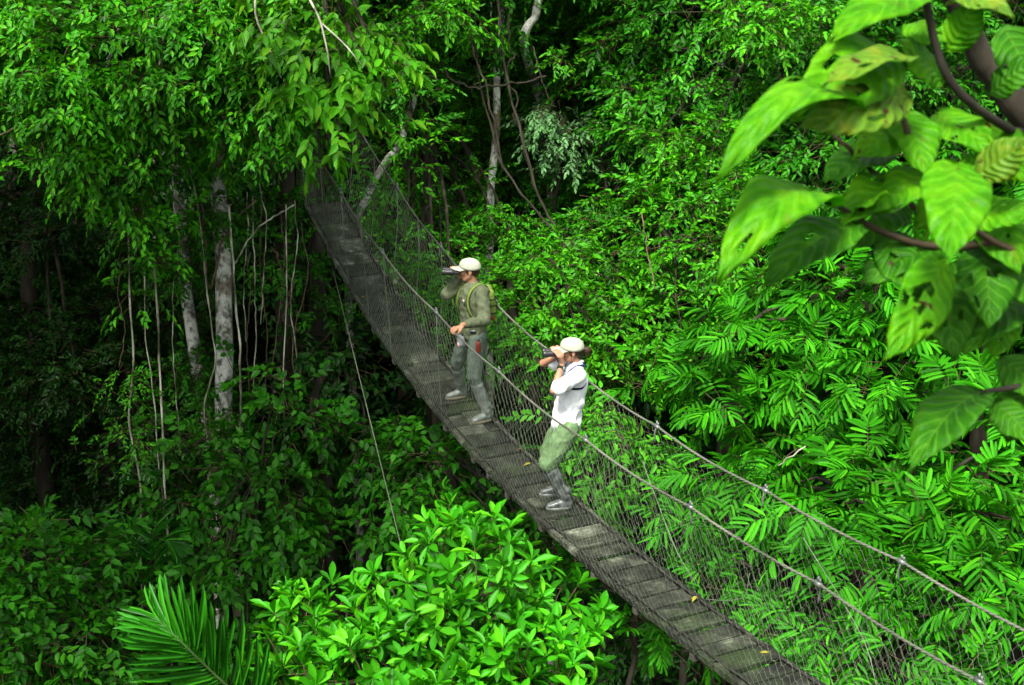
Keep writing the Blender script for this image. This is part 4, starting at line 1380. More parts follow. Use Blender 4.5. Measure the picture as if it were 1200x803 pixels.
# ------------------------------------------------------------------ far forest: one mass
g = Geo()
bl = []
for i in range(230):
    y = 27 + 25 * rng.random()
    x = (rng.random() * 2 - 1) * (y * .55 + 4)
    z = 1 + 20 * rng.random() ** .8
    r = 1.7 + 1.6 * rng.random()
    bl.append(((x, y, z), (r, r, r * .8)))
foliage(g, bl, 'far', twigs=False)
bl = []
for i in range(130):                                   # closed roof of crowns over the far side
    y = 23 + 32 * rng.random()
    x = (rng.random() * 2 - 1) * 30
    z = 21.5 + .06 * (y - 24) + 5 * rng.random()
    r = 2.4 + 1.6 * rng.random()
    bl.append(((x, y, z), (r, r, r * .6)))
for i in range(60):                                    # and on the shady left
    y = 12 + 20 * rng.random()
    x = -12 - 18 * rng.random()
    z = 21 + 6 * rng.random()
    r = 2. + 1.4 * rng.random()
    if y < 19: continue
    bl.append(((x, y, z), (r, r, r * .6)))
for i in range(110):                                   # the forest goes on to the left, out of view
    y = 4 + 24 * rng.random()
    x = -(.42 * y + 4.5) - 12 * rng.random()
    z = 1 + 17 * rng.random()
    r = 2. + 1.4 * rng.random()
    bl.append(((x, y, z), (r, r, r * .8)))
for i in range(22):                                    # unseen high crowns, added to shade the left-hand gap
    bl.append(((-7.2 + 3.4 * rng.random(), 7.0 + 2.4 * rng.random(), 22.6 + 3 * rng.random()), (1.5, 1.5, .9)))
for i in range(26):  # more unseen crowns, added to keep the sun off the far-left trees
    bl.append(((-15 + 5.5 * rng.random(), 11 + 8 * rng.random(), 21.5 + 5 * rng.random()), (1.9, 1.9, 1.2)))
for i in range(40):
    y = 8 + 24 * rng.random()
    x = (.42 * y + 6) + 12 * rng.random()
    z = 1 + 17 * rng.random()
    r = 2. + 1.4 * rng.random()
    bl.append(((x, y, z), (r, r, r * .8)))
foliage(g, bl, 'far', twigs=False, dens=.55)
for i in range(70):
    y = 28 + 24 * rng.random()
    x = (rng.random() * 2 - 1) * (y * .5 + 3)
    zt = 23 + 3 * rng.random()
    if y < 34 and abs(x) < 9: continue
    P = smoothpath([down((x, y)), (x + rng.normal() * .4, y, zt * .5), (x + rng.normal() * .8, y, zt)], 8)
    g.add(*tube(P, np.linspace(.22 + .15 * rng.random(), .1, 8), 7), 1)
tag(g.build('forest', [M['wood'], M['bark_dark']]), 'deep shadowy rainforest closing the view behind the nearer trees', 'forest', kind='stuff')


# ------------------------------------------------------------------ trees on the left
bl = [PB(60, 35, 16, 85), PB(20, 95, 15.6, 55), PB(125, 70, 15.2, 95), PB(105, 130, 15.2, 62), PB(80, 195, 15.6, 24),
      PB(205, 60, 15.2, 85), PB(185, 118, 15.2, 48), PB(270, 50, 15.4, 75), PB(275, 108, 15.2, 46), PB(322, 180, 15.4, 24, 1, 1.2), PB(240, 140, 15.4, 22),
      PB(60, -60, 16.5, 80), PB(170, -60, 16.3, 90), PB(290, -60, 16.3, 85), PB(135, 190, 15.4, 32), PB(-30, 20, 15.5, 60),
      PB(330, 20, 15, 70), PB(335, 110, 15, 48), PB(380, 60, 15.2, 50), PB(340, 150, 15.2, 30), PB(200, 80, 16.6, 90), PB(90, 70, 16.8, 90)]
bl2 = [PB(128, 225, 15.6, 22), PB(175, 235, 15.7, 20, 1, 1.2), PB(145, 285, 15.8, 14, 1, 1.3), PB(183, 310, 15.9, 14, 1, 1.2), PB(168, 350, 16, 9, 1, 1.2), PB(210, 250, 15.8, 10)]
t0 = at(262, 330, 17.4)
tr = [down(t0, .2), at(264, 500, 17.4), at(262, 330, 17.4), at(256, 180, 17.2), at(250, 20, 16.8), at(240, -170, 16.3)]
tree('rainforest_tree', 'big tree with pale mottled upright trunk and overhanging bright green crown, upper left', 'tree', tr, .142, bl, 'ovate', 'canopy', 'bark_pale', limb_r=.07,
     extra=[(bl2, 'ovate', dict(dens=1.0, tsize=.22))])
t1 = at(222, 360, 18)
tr = [down(at(258, 560, 18)), at(246, 500, 18), at(226, 400, 18), at(214, 300, 18), at(208, 200, 18), at(200, 60, 18), at(190, -160, 17.8)]
bl = [PB(120, -230, 18, 150), PB(240, -260, 18, 140), PB(10, -180, 18.5, 140), PB(150, -120, 19, 100), PB(40, -60, 19, 110), PB(-60, 20, 19, 90), PB(-30, -80, 18, 100)]
tree('rainforest_tree', 'slimmer pale tree leaning to the left beside the big mottled trunk', 'tree', tr, .108, bl, 'ovate', 'mid', 'bark_pale', limb_r=.05, dens=.55)
def climbers(root, pts, r, dens=1.6):
    f = Geo()
    P = smoothpath(pts, max(4, 3 * len(pts)))
    foliage(f, [(p + rng.normal(size=3) * .05, (r, r, r * 1.5)) for p in P], 'ovate_s', dens=dens, size=.8)
    f.build('climbing_leaves', [M['mid'], M['twig']], root)

T1, T2 = C.objects['rainforest_tree'], C.objects['rainforest_tree.001']
climbers(T1, [at(254, 490, 17.2), at(268, 530, 17.2)], .14)
climbers(T1, [at(252, 250, 17.1), at(256, 262, 17.1)], .12)
climbers(T2, [at(206, 290, 17.8), at(222, 330, 17.8)], .13)
climbers(T2, [at(228, 430, 17.8), at(238, 470, 17.8)], .15)
# the large-leaved boughs hanging over the far end of the bridge
bl = [PB(395, 70, 14, 42), PB(360, 100, 14.3, 34), PB(430, 84, 13.9, 26), PB(452, 102, 13.9, 10), PB(392, 128, 14, 24, 1, 1.2), PB(400, 162, 14, 16, 1, 1.1),
      PB(400, 15, 14.2, 44), PB(350, 20, 14.4, 40), PB(380, -80, 14.5, 80), PB(375, 186, 14.2, 12)]
tr = [down(at(330, 200, 18)), at(335, 420, 18.2), at(335, 250, 18), at(330, 60, 17.2), at(325, -60, 16.4), at(320, -160, 15.4)]
tree('rainforest_tree', 'tree with larger yellow-green drooping leaves over the far end of the bridge', 'tree', tr, .17, bl, 'flush', ['flush', 'twig'], 'bark_dark', limb_r=.06, dens=1.0)
# pale bough seen in that crown
g = Geo()
g.add(*tube(smoothpath([at(300, -40, 14.2), at(302, 20, 13.7), at(318, 62, 13.6), at(330, 92, 13.7)], 14, .03, 3), np.linspace(.016, .006, 14), 6))
g.add(*tube(smoothpath([at(352, -30, 13.9), at(372, 22, 13.5), at(384, 60, 13.4), at(388, 92, 13.5)], 14, .03, 4), np.linspace(.016, .006, 14), 6))
g.add(*tube(smoothpath([at(374, 25, 13.5), at(410, 60, 13.4), at(424, 78, 13.4)], 10, .02, 5), np.linspace(.010, .004, 10), 6))
bo = g.build('bough', M['liana'], C.objects['rainforest_tree.002'])

# dark trees far left
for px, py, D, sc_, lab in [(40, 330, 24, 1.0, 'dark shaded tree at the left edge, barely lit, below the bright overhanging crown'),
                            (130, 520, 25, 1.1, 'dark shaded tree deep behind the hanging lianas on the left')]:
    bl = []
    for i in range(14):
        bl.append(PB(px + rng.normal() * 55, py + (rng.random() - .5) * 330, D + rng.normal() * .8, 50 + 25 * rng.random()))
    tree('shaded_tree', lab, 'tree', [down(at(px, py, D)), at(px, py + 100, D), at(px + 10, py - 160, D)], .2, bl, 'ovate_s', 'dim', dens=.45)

# understory below the bridge, mid left
bl = [PB(228, 585, 16.2, 40), PB(308, 545, 16.4, 34), PB(300, 590, 16, 54), PB(275, 655, 15.8, 44), PB(330, 640, 15.8, 30), PB(335, 500, 16.4, 34), PB(225, 520, 16.5, 24), PB(325, 440, 16.8, 22), PB(245, 640, 16, 26), PB(265, 715, 15.6, 30), PB(305, 750, 15.4, 34), PB(235, 775, 15.2, 36), PB(290, 800, 15, 36)]
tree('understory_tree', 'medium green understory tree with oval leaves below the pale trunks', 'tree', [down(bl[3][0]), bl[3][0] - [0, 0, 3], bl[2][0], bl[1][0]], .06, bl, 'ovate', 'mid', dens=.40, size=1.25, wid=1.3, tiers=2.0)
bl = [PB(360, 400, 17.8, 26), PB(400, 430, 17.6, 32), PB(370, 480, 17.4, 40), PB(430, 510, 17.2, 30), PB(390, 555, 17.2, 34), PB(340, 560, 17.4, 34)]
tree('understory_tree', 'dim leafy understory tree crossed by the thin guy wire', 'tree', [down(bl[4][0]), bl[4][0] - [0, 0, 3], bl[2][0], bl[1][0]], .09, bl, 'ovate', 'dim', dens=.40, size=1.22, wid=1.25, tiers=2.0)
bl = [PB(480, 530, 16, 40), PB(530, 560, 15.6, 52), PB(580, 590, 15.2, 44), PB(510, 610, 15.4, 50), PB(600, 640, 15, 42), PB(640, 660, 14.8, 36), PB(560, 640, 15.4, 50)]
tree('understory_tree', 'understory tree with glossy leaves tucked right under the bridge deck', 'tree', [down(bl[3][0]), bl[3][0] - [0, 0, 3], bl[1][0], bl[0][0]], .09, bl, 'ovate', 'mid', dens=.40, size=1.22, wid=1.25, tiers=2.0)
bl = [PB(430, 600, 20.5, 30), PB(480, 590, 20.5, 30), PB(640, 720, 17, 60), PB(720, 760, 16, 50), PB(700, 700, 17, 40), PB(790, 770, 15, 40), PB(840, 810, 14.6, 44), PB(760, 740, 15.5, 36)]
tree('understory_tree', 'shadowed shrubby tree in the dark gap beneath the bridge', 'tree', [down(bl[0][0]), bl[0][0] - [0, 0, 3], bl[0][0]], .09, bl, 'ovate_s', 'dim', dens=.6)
# sprigs below the deck edge
bl = [PB(700, 690, 12.6, 17), PB(735, 712, 12.4, 18), PB(715, 735, 12.4, 12), PB(762, 745, 12.2, 16)]
tree('sapling', 'sapling with narrow light green leaves poking out under the deck edge', 'sapling', [down(bl[1][0], .3), bl[1][0] - [0, 0, 3], bl[1][0] + [.1, .1, 0]], .04, bl, 'pinnate_s', 'pinnate', dens=1.8, size=.8)

# bottom left bush
bl = [PB(55, 690, 13.6, 78), PB(20, 640, 13.8, 38), PB(100, 660, 13.6, 34), PB(100, 760, 13.4, 62), PB(15, 770, 13.4, 70), PB(60, 830, 13.2, 80), PB(-30, 700, 13.6, 60), PB(45, 632, 13.6, 18)]
tree('leafy_shrub_tree', 'dense leafy treetop in the lower left corner', 'tree', [down(bl[0][0]), bl[0][0] - [0, 0, 4], bl[0][0]], .11, bl, 'ovate_s', 'mid', dens=.55, size=1.15, wid=1.2)
# bright bush
outl = [(318, 775), (372, 705), (430, 690), (468, 662), (505, 630), (560, 640), (612, 655), (640, 690), (668, 735), (690, 775), (722, 805)]
bl = []
for px in range(330, 722, 22):                          # a dome of separate leaf clusters
    yt = np.interp(px, [o[0] for o in outl], [o[1] for o in outl])
    yy = yt + 26
    while yy < 870:
        dd = 9.6 - .0052 * (yy - yt) + .25 * rng.normal() * .5
        if rng.random() < .86: bl.append(PB(px + rng.normal() * 11, yy + rng.normal() * 9, dd + .18 * rng.normal(), 13 + 11 * rng.random(), 1, .8))
        yy += 30 + 14 * rng.random()
bl = [PB(540, 830, 9.2, 60)] + bl
tree('broadleaf_tree', 'bright yellow-green treetop of glossy whorled leaves at the bottom centre', 'tree', [down(bl[0][0]), bl[0][0] - [0, 0, 4], bl[0][0]], .12, bl, 'whorl', 'bush', dens=.95, tsize=.10, tiers=9, limb_r=.02, shell=.35)

# ------------------------------------------------------------------ trees on the right: feathery leaves
bl = [PB(800, 440, 15.6, 40), PB(850, 400, 15.6, 55), PB(910, 430, 15.2, 62), PB(960, 380, 15.4, 60), PB(870, 480, 15.2, 52), PB(950, 480, 14.8, 60), PB(1010, 450, 14.8, 62), PB(1020, 370, 15.2, 60), PB(1090, 420, 15, 70),
      PB(960, 310, 15.8, 55), PB(1040, 290, 15.8, 60), PB(1130, 340, 15.6, 70), PB(1170, 260, 15.8, 80), PB(1080, 220, 16.2, 70), PB(1200, 430, 15, 60)]
tree('feathery_tree', 'tree with large drooping feathery leaves filling the slope right of the bridge', 'tree', [down(at(1020, 470, 15.8)), at(1020, 640, 15.9), at(1010, 480, 15.9), at(1010, 330, 16)], .14, bl, 'pinnate', 'pinnate', dens=1.0, limb_r=.045)
bl = [PB(870, 580, 13.2, 42), PB(930, 565, 13, 48), PB(990, 590, 12.7, 60), PB(1050, 560, 13, 60), PB(1110, 540, 13.2, 66), PB(1170, 520, 13.4, 60), PB(1060, 640, 12.4, 60), PB(1130, 620, 12.4, 66), PB(1190, 610, 12.4, 60), PB(940, 640, 12.8, 45), PB(1000, 680, 12.2, 55)]
tree('feathery_tree', 'lower feathery-leaved tree whose bright sprays reach over the hand cable', 'tree', [down(at(1050, 620, 13.4)), at(1050, 760, 13.4), at(1050, 600, 13.4)], .12, bl, 'pinnate', 'pinnate', dens=1.0, limb_r=.04)
bl = [PB(800, 640, 13.6, 50), PB(850, 680, 13, 55), PB(900, 720, 12.6, 60), PB(960, 760, 12, 64), PB(1020, 740, 11.8, 60), PB(1090, 720, 11.6, 66), PB(1150, 690, 11.8, 56), PB(1180, 760, 11.2, 66), PB(1080, 800, 11.2, 70), PB(1000, 830, 11.2, 60), PB(830, 610, 13.8, 36), PB(1200, 700, 12, 50)]
tree('fern_leaved_tree', 'fine ferny foliage seen through the net at the lower right', 'tree', [down(at(1000, 780, 12.4)), at(1000, 900, 12.4), at(1000, 760, 12.4)], .12, bl, 'pinnate_s', 'pinnate', dens=1.0, limb_r=.04)
bl = [PB(705, 500, 15, 26), PB(735, 520, 14.8, 30), PB(712, 555, 14.8, 30), PB(690, 590, 14.6, 22), PB(750, 570, 14.6, 24), PB(735, 490, 15.2, 20)]
tree('sapling', 'bright green sapling right behind the net near the woman', 'sapling', [down(bl[1][0]), bl[2][0] - [0, 0, 2], bl[1][0]], .05, bl, 'fine', 'sprig', dens=1.0)

# ------------------------------------------------------------------ trees behind the bridge
bl = [PB(620, 300, 19, 34), PB(660, 320, 18.6, 45), PB(640, 370, 18.2, 42), PB(600, 360, 18.6, 24), PB(690, 370, 18, 45), PB(720, 330, 18.6, 40), PB(680, 430, 17.6, 46), PB(740, 400, 17.8, 46), PB(740, 450, 17.4, 40), PB(630, 420, 18, 30)]
tree('rainforest_tree', 'tree with fresh bright sprays just behind the two people', 'tree', [down(bl[6][0]), bl[6][0] - [0, 0, 3], bl[3][0] + [0, .3, 0], bl[1][0]], .10, bl, 'ovate_s', 'sprig', dens=.54, tiers=1.9, tsize=.28)
bl = [PB(790, 320, 19.5, 50), PB(850, 300, 19, 55), PB(830, 370, 18, 52), PB(780, 380, 18.5, 46), PB(880, 350, 18, 44), PB(770, 260, 20, 50), PB(890, 250, 19.5, 60), PB(800, 430, 17.6, 40), PB(830, 230, 20, 55)]
tree('rainforest_tree', 'dense small-leaved tree above the feathery sprays right of centre', 'tree', [down(bl[2][0], 0, .8), bl[2][0] - [0, -.8, 3], bl[2][0] + [0, .8, 0], bl[5][0]], .075, bl, 'ovate_s', 'canopy', dens=.52, tiers=1.9)
bl = [PB(800, 40, 22, 80), PB(740, 20, 22.5, 75), PB(860, 80, 21.5, 80), PB(790, 130, 21.5, 75), PB(880, 170, 21, 70), PB(720, 100, 22.5, 60), PB(850, 0, 21.5, 70), PB(930, 120, 21, 80), PB(980, 40, 21, 90), PB(1060, 90, 21, 90), PB(1150, 60, 21, 100), PB(960, 210, 20, 70), PB(820, 190, 21.2, 50), PB(800, -70, 22, 90), PB(940, -60, 22, 100), PB(1080, -50, 22, 100)]
tree('rainforest_tree', 'tall tree with tiers of sprays in the upper middle behind the big foreground leaves', 'tree', [down(at(860, 200, 23)), at(860, 500, 23), at(855, 250, 23), at(850, 60, 23), at(850, -100, 23)], .22, bl, 'fine', 'fine', dens=.62, tiers=1.8)
bl = [PB(905, 12, 19, 34), PB(880, 28, 18.8, 22), PB(940, 20, 19, 30), PB(800, 165, 20.3, 26), PB(770, 160, 20.3, 20), PB(840, 170, 20, 26), PB(815, 180, 20, 18), PB(905, 42, 18.8, 14), PB(700, 255, 20.2, 16), PB(735, 235, 20.2, 14), PB(760, 120, 21, 16), PB(730, 60, 21.4, 18), PB(660, 75, 21.6, 14), PB(815, 265, 19, 16), PB(870, 215, 19.2, 18)]
tree('young_tree', 'slender tree carrying the palest lime green leaf sprays near the top right', 'tree', [down(at(850, 160, 20.6)), at(850, 400, 20.8), at(850, 150, 20.8), at(900, 20, 19.6)], .06, bl, 'ovate_s', 'sprig', dens=1.0, limb_r=.009)
bl = [PB(690, 180, 24, 55), PB(650, 140, 24, 45), PB(670, 240, 23.5, 50), PB(720, 230, 23, 50), PB(640, 60, 25, 55), PB(700, 40, 25, 60), PB(620, 210, 24.5, 40), PB(660, 290, 22.5, 40), PB(720, 290, 21.5, 40)]
tree('rainforest_tree', 'darker tree with a hollow black gap in its foliage at the top centre', 'tree', [down(at(680, 250, 25)), at(680, 450, 25), at(680, 200, 25), at(680, 40, 25)], .2, bl, 'ovate_s', 'fine', dens=.6)
bl = [PB(650, 130, 22, 22), PB(665, 160, 22, 20), PB(640, 165, 22, 16), PB(672, 190, 22, 14)]
tree('climber', 'climbing plant with pale greyish heart leaves near the white slender trunk', 'climber', [down(bl[0][0], 0, .5), bl[2][0] - [0, -.5, 3], bl[1][0]], .05, bl, 'ovate', 'pale', dens=.9)
bl = [PB(500, 180, 23, 50), PB(480, 250, 22, 40), PB(540, 250, 22.5, 50), PB(520, 320, 20.5, 36), PB(470, 330, 20, 40), PB(440, 270, 21, 35), PB(560, 180, 24, 45), PB(530, 120, 24.5, 50), PB(480, 400, 19, 40), PB(540, 400, 18.6, 34), PB(430, 340, 19.5, 30), PB(560, 300, 21.4, 40), PB(600, 280, 21, 34), PB(575, 350, 20.5, 44), PB(562, 215, 21.2, 14), PB(585, 268, 21, 28), PB(470, 290, 19, 30), PB(500, 340, 18.6, 30), PB(445, 235, 19.6, 18)]
tree('rainforest_tree', 'dusky small-leaved tree seen through the net at the far end of the bridge', 'tree', [down(at(510, 330, 23.5)), at(510, 450, 23.5), at(510, 250, 23.5), at(500, 140, 24)], .16, bl, 'ovate_s', 'canopy', dens=.7, size=.8)
bl = [PB(505, 15, 20, 34), PB(480, 20, 20, 24), PB(530, 10, 20, 24), PB(470, 110, 20.5, 18), PB(480, 170, 20, 18), PB(475, 200, 20, 14), PB(488, 150, 20.2, 14)]
tree('young_tree', 'thin tree with a few bright leaf tufts above the end of the far cable', 'tree', [down(at(500, 200, 21)), at(500, 400, 21.2), at(498, 200, 21), at(500, 20, 20.4)], .06, bl, 'ovate_s', 'sprig', dens=.9)
bl = [PB(500, 80, 27, 80), PB(580, 40, 27, 80), PB(450, 20, 27, 70), PB(600, 150, 27, 70), PB(585, 60, 21.4, 30), PB(575, 20, 21.4, 40)]
tr = [down(at(578, 260, 22.4)), at(572, 330, 22.4), at(576, 230, 22), at(583, 120, 21.8), at(588, 20, 22.2), at(595, -150, 23)]
tree('rainforest_tree', 'tree with slender white trunk standing upright at the top centre', 'tree', tr, .085, bl, 'ovate_s', 'fine', 'bark_pale', limb_r=.04, dens=.7)
# leaning pale trunk beyond the net, and the pale bough at the top
bl = [PB(520, -60, 22, 60), PB(560, -100, 22, 80), PB(480, -100, 22, 70), PB(474, 120, 19.8, 30), PB(455, 60, 20, 40), PB(470, 95, 20, 30)]
tree('leaning_tree', 'crooked pale trunk leaning right beyond the far net', 'tree', [down(at(405, 300, 19.6)), at(408, 290, 19.6), at(432, 228, 19.6), at(452, 190, 19.7), at(470, 160, 19.8), at(490, 90, 20.8), at(515, -20, 21.8)], .075, bl, 'ovate_s', 'fine', 'bark_grey', limb_r=.04, dens=.6)
bl = [PB(680, -90, 21, 90), PB(600, -120, 21, 80), PB(640, -60, 21.5, 50)]
tree('forked_tree', 'tree whose smooth pale fork shows at the top edge above the white trunk', 'tree', [down(at(648, 300, 25)), at(650, 400, 25), at(640, 160, 24), at(616, 56, 21.6), at(628, 14, 21.2), at(638, -20, 21.2)], .10, bl, 'ovate_s', 'canopy', 'bark_pale', limb_r=.05, dens=.5)
# trunk that carries the far end of the bridge
bl = [PB(370, -250, 19, 120), PB(450, -230, 19.5, 110), PB(300, -240, 19.5, 100), PB(420, -120, 20.5, 70), PB(345, 250, 18, 26), PB(330, 310, 17.8, 30), PB(365, 340, 17.8, 30), PB(310, 260, 18.2, 26), PB(385, 200, 18.6, 24)]
tree('anchor_tree', 'dark trunk hidden in leaves where the bridge ends', 'tree', [down(at(368, 330, 18.9)), at(372, 420, 18.9), at(372, 260, 18.8), at(366, 120, 18.8), at(360, -100, 18.8)], .17, bl, 'ovate_s', 'mid', limb_r=.06, dens=.6)

# ------------------------------------------------------------------ lianas
def liana(pts, r, label, mat='liana', group='lianas hanging between the trees', sleeve=None, wob=.05, n=40):
    P = smoothpath(pts, n, wob, len(label) * 1.3)
    root = empty('liana', P[-1])
    tag(root, label, 'liana', group)
    g = Geo()
    g.add(*tube(P, r * (1 + .15 * np.sin(np.arange(n) * 1.7)), 6))
    g.build('stem', M[mat], root)
    if sleeve:
        f = Geo()
        a, b = int(sleeve[0] * n), int(sleeve[1] * n)
        foliage(f, [(P[i], (sleeve[2],) * 2 + (sleeve[2] * 1.4,)) for i in range(a, b)], 'ovate_s', dens=3.6, size=.55)
        f.build('leaves', [M['canopy'], M['twig']], root)
    return root

GL = 'pale lianas hanging under the left tree'
liana([at(150, 240, 16.2), at(152, 330, 16.2), at(156, 420, 16.2), at(152, 500, 16.2), at(164, 560, 16.2), at(165, 640, 16.2), at(168, 760, 16.6)], .012, 'liana with a sleeve of small leaves round its lower half', 'liana', GL, (.36, .62, .06), wob=.015)
liana([at(170, 250, 16.3), at(170, 380, 16.3), at(181, 470, 16.3), at(186, 540, 16.3), at(196, 640, 16.3), at(200, 760, 16.6)], .008, 'thin pale liana, left of the straight pair', 'liana', GL, wob=.012)
liana([at(176, 230, 16.1), at(184, 360, 16.1), at(189, 470, 16.1), at(193, 560, 16.1), at(198, 660, 16.1), at(201, 780, 16.4)], .013, 'straight pale liana, thicker one of the pair', 'liana', GL, wob=.012)
liana([at(236, 220, 17), at(240, 300, 16.9), at(248, 340, 16.9), at(258, 300, 16.8), at(272, 262, 16.9), at(300, 235, 17)], .014, 'dark liana looping across the mottled trunk', 'liana_brown', GL)
liana([at(222, 190, 17), at(236, 270, 16.8), at(243, 350, 16.7), at(252, 420, 16.7), at(240, 480, 16.8), at(250, 560, 17)], .010, 'pale liana clinging left of the mottled trunk', 'liana', GL, wob=.02)
liana([at(268, 240, 16.7), at(274, 320, 16.7), at(280, 400, 16.7), at(282, 470, 16.7), at(280, 560, 16.9)], .014, 'pale liana running down the right of the mottled trunk', 'liana', GL, wob=.02)
liana([at(275, 310, 16.6), at(288, 288, 16.5), at(300, 270, 16.6), at(318, 256, 16.8), at(345, 240, 17.2)], .010, 'short curved liana reaching right from the mottled trunk', 'liana', GL, wob=.02)
liana([at(296, 230, 16.8), at(298, 330, 16.8), at(300, 380, 16.8), at(296, 470, 17)], .008, 'thin upright liana just right of the mottled trunk', 'liana', GL, wob=.02)
liana([at(335, 240, 17), at(336, 340, 16.8), at(332, 440, 16.8), at(334, 560, 16.8), at(330, 700, 17)], .008, 'long plumb liana through the understory leaves', 'liana', GL, wob=.012)
liana([at(318, 290, 17.2), at(330, 310, 17), at(342, 340, 17), at(334, 372, 17), at(350, 390, 17.2)], .010, 'knotted twisting liana left of the bridge end', 'liana_brown', GL, wob=.1)
GT = 'thin lianas tangled between the mottled trunk and the bridge end'
for px, y0_, y1_, r_, mt in [(286, 225, 400, .007, 'liana'), (305, 240, 470, .006, 'liana_brown'), (312, 215, 380, .008, 'liana'), (322, 250, 430, .006, 'liana_brown'), (344, 235, 420, .007, 'liana'), (352, 260, 480, .006, 'liana_brown'), (290, 300, 460, .006, 'liana_brown'), (204, 330, 520, .006, 'liana'), (142, 300, 430, .006, 'liana_brown')]:
    q = rng.normal(size=6) * 6
    liana([at(px + q[0], y0_, 17.1), at(px + q[1], y0_ * .7 + y1_ * .3, 16.9), at(px + q[2], y0_ * .35 + y1_ * .65, 16.9), at(px + q[3], y1_, 17)], r_, 'thin liana hanging in the tangle round the pale trunks at left', mt, GT, wob=.025)
liana([at(424, 560, 17.6), at(420, 620, 17.4), at(412, 670, 17.4), at(405, 740, 17.6)], .016, 'pale crooked stem in the dark gap beneath the bridge', 'liana', 'stems in the dark gap', wob=.05)
liana([at(452, 540, 18), at(470, 590, 17.8), at(480, 620, 18), at(470, 720, 18.4)], .028, 'mossy leaning stem in the dark gap beneath the bridge', 'liana', 'stems in the dark gap', wob=.1)
GC = 'dark lianas draped at the top centre'
liana([at(552, -40, 20.5), at(560, 80, 20.5), at(578, 160, 20.5), at(604, 220, 20.3), at(640, 260, 20.2), at(664, 290, 20)], .018, 'brown liana sweeping down right past the white trunk', 'bark_dark', GC)
liana([at(578, -40, 20.8), at(590, 60, 20.7), at(606, 140, 20.5), at(622, 200, 20.4), at(640, 250, 20.3), at(660, 275, 20.2)], .021, 'thick black liana hanging beside the white trunk', 'bark_dark', GC)
liana([at(590, -40, 20.9), at(600, 40, 20.8), at(596, 90, 20.8), at(612, 160, 20.7), at(626, 220, 20.6)], .016, 'twisted dark liana right of the thick black one', 'bark_dark', GC, wob=.12)
liana([at(510, 60, 20.4), at(528, 92, 20.2), at(552, 103, 20.2), at(580, 102, 20.3), at(640, 90, 20.6)], .017, 'liana swagged sideways between two trees', 'bark_dark', GC, wob=.06)
liana([at(544, -30, 20.2), at(556, 60, 20), at(570, 100, 20), at(580, 150, 20), at(590, 200, 20)], .016, 'thin straight liana left of the white trunk', 'bark_dark', GC)
liana([at(500, 60, 20.6), at(503, 150, 20.6), at(504, 220, 20.6), at(502, 260, 20.6), at(505, 330, 21)], .021, 'brown rope-like liana behind the far hand cable', 'bark_dark', GC, wob=.06)
liana([at(625, 55, 20.3), at(634, 90, 20.2), at(644, 118, 20.2)], .010, 'short stiff hanging stem under the pale fork', 'bark_dark', GC, wob=.02)
liana([at(752, 250, 18), at(760, 300, 17.6), at(768, 340, 17.4)], .008, 'leaning dead twig above the feathery sprays', 'liana_brown', 'dead twigs on the right', wob=.02)
liana([at(912, 546, 12.3), at(928, 534, 12.2), at(944, 523, 12.2)], .007, 'short pale dead twig lying on the feathery leaves', 'liana', 'dead twigs on the right', wob=.02, n=12)
liana([at(1064, 560, 12), at(1078, 600, 11.9), at(1085, 640, 11.9), at(1088, 690, 12)], .008, 'thin brown hanging stem among the feathery leaves', 'bark_brown', 'dead twigs on the right', wob=.03)
liana([at(20, 148, 15), at(-10, 165, 15), at(-40, 170, 15.2)], .012, 'bare twig at the left edge under the bright crown', 'liana_brown', GL, wob=.03, n=14)

M['palm_stem'] = surf('palm_stem', [(.3, (.02, .05, .008)), (.7, (.05, .10, .02))], scale=6, bump=.1)
# ------------------------------------------------------------------ palms
def frond(geo, P, k, lmax, m=0, ang0=1.15, ang1=.45, droop=.2, nup=(0, 0, 1), wid=1.0):
    """leaflets in pairs along a rachis path"""
    n = len(P)
    T = nrm(np.gradient(P, axis=0))
    nu = np.array(nup, float)
    ps, ds, ns, ss = [], [], [], []
    for i in range(k):
        u = .12 + .88 * i / (k - 1)
        x = u * (n - 1)
        j = min(int(x), n - 2)
        p = P[j] + (P[j + 1] - P[j]) * (x - j)
        t = T[j]
        sd = nrm(np.cross(t, nu))
        up_ = np.cross(sd, t)
        an = ang0 + (ang1 - ang0) * u
        for s in (-1, 1):
            d = t * math.cos(an) + s * sd * math.sin(an) + up_ * .25 + np.array([0, 0, -droop]) + rng.normal(size=3) * .11
            ps.append(p); ds.append(d); ns.append(up_ - s * .3 * sd + rng.normal(size=3) * .15)
            ss.append(lmax * (math.sin(math.pi * (.18 + .72 * u)) ** .6) * (.88 + .2 * rng.random()))
    leaves(geo, np.array(ps), np.array(ds), np.array(ns), np.array(ss), T_STRAP, m, wid)

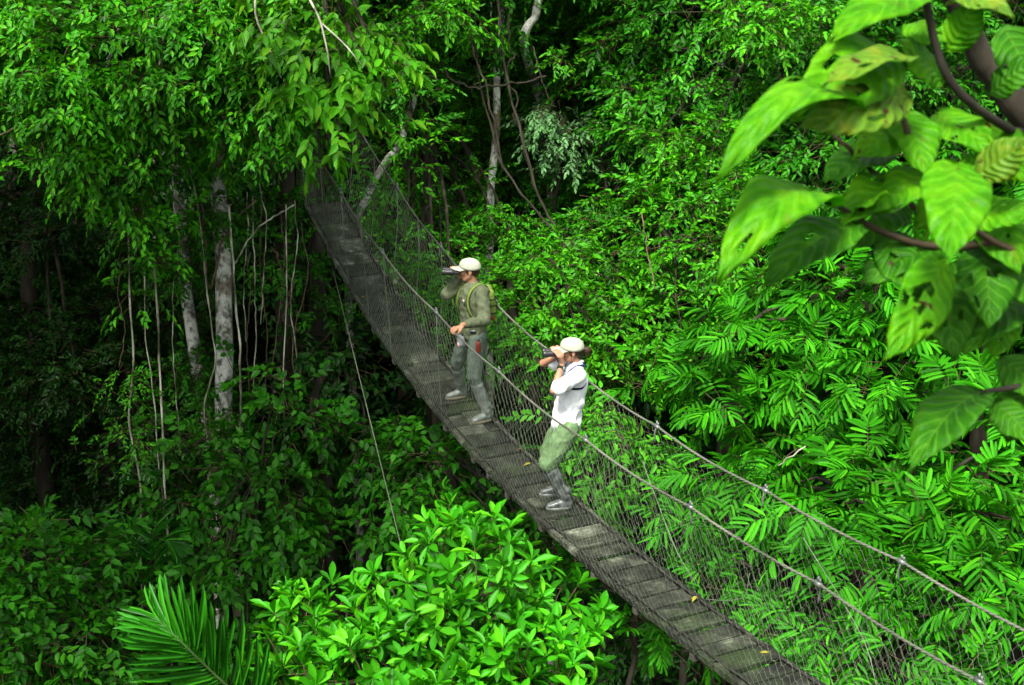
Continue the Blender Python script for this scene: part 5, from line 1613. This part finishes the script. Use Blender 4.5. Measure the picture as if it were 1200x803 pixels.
pc = at(325, 850, 8.9)
root = empty('palm', down(pc))
tag(root, 'palm with one broad arching frond in the lower left foreground', 'palm')
g = Geo()
g.add(*tube(smoothpath([down(pc), pc - [0, 0, 6], pc], 14, .08, 2), np.linspace(.11, .08, 14), 9))
g.build('trunk', M['bark_brown'], root)
for pts, k, lm in [([at(325, 850, 8.9), at(290, 825, 8.7), at(246, 785, 8.5), at(212, 752, 8.4), at(182, 722, 8.5)], 46, .46),
                   ([at(325, 850, 8.9), at(390, 870, 8.6), at(460, 920, 8.4), at(520, 990, 8.4)], 18, .4),
                   ([at(325, 850, 8.9), at(280, 880, 8.3), at(230, 920, 8.0), at(190, 980, 7.9)], 18, .4),
                   ([at(325, 850, 8.9), at(350, 830, 9.5), at(360, 840, 10.1), at(360, 880, 10.6)], 18, .4)]:
    f = Geo()
    P = smoothpath(pts, 16)
    f.add(*tube(P, np.linspace(.014, .004, 16), 6), 1)
    frond(f, P, k, lm * 1.0, 0, ang0=.92, ang1=.28, droop=.10, nup=-FW + np.array([0, 0, .5]), wid=.44)
    f.build('frond', [M['palm'], M['palm_stem']], root)
pc = at(175, 700, 15.4)
root = empty('palm', down(pc))
tag(root, 'small dim palm with thin drooping fronds behind the broad frond', 'palm')
g = Geo()
g.add(*tube(smoothpath([down(pc), pc - [0, 0, 5], pc], 12, .08, 5), np.linspace(.07, .05, 12), 8))
g.build('trunk', M['bark_brown'], root)
for q in [(120, 640, 15), (130, 622, 15.2), (190, 612, 15.4), (205, 640, 15), (150, 615, 16)]:
    f = Geo()
    P = smoothpath([pc, (pc + at(*q)) / 2 + [0, 0, .35], at(*q)], 14)
    f.add(*tube(P, np.linspace(.010, .003, 14), 5), 1)
    frond(f, P, 15, .34, 0, ang0=.7, ang1=.3, droop=.5, wid=.8)
    f.build('frond', [M['palm'], M['palm_stem']], root)
bpy.data.batch_remove(SPARE)
# ------------------------------------------------------------------ light and world
w = bpy.data.worlds.new('World')
sc.world = w
w.use_nodes = True
nt = w.node_tree
bg = nt.nodes['Background']
sky = nt.nodes.new('ShaderNodeTexSky')
sky.sky_type = 'NISHITA'
sky.sun_disc = False
SUN_EL, SUN_AZ = R(58), R(205)
sky.sun_elevation = SUN_EL
sky.sun_rotation = SUN_AZ
sky.dust_density = 3.0
hs = nt.nodes.new('ShaderNodeHueSaturation')
hs.inputs['Saturation'].default_value = .2
nt.links.new(sky.outputs[0], hs.inputs['Color'])
nt.links.new(hs.outputs[0], bg.inputs['Color'])
bg.inputs['Strength'].default_value = .05
sl = bpy.data.lights.new('sun', 'SUN')
sl.energy = 1.5
sl.angle = R(14)
sl.color = (1, .96, .88)
so = bpy.data.objects.new('sun', sl)
dirv = Vector((math.sin(SUN_AZ) * math.cos(SUN_EL), math.cos(SUN_AZ) * math.cos(SUN_EL), math.sin(SUN_EL)))
so.rotation_euler = dirv.to_track_quat('Z', 'Y').to_euler()
so.location = (0, -5, 40)
C.objects.link(so)

sc.view_settings.view_transform = 'Standard'
sc.view_settings.look = 'None'
sc.view_settings.gamma = 1
sc.view_settings.exposure = 2.65
sc.render.engine = 'CYCLES'
cy = sc.cycles
cy.max_bounces = 6
cy.diffuse_bounces = 1
cy.glossy_bounces = 2
cy.transmission_bounces = 3
cy.use_denoising = True
cy.use_adaptive_sampling = True
cy.adaptive_threshold = .02
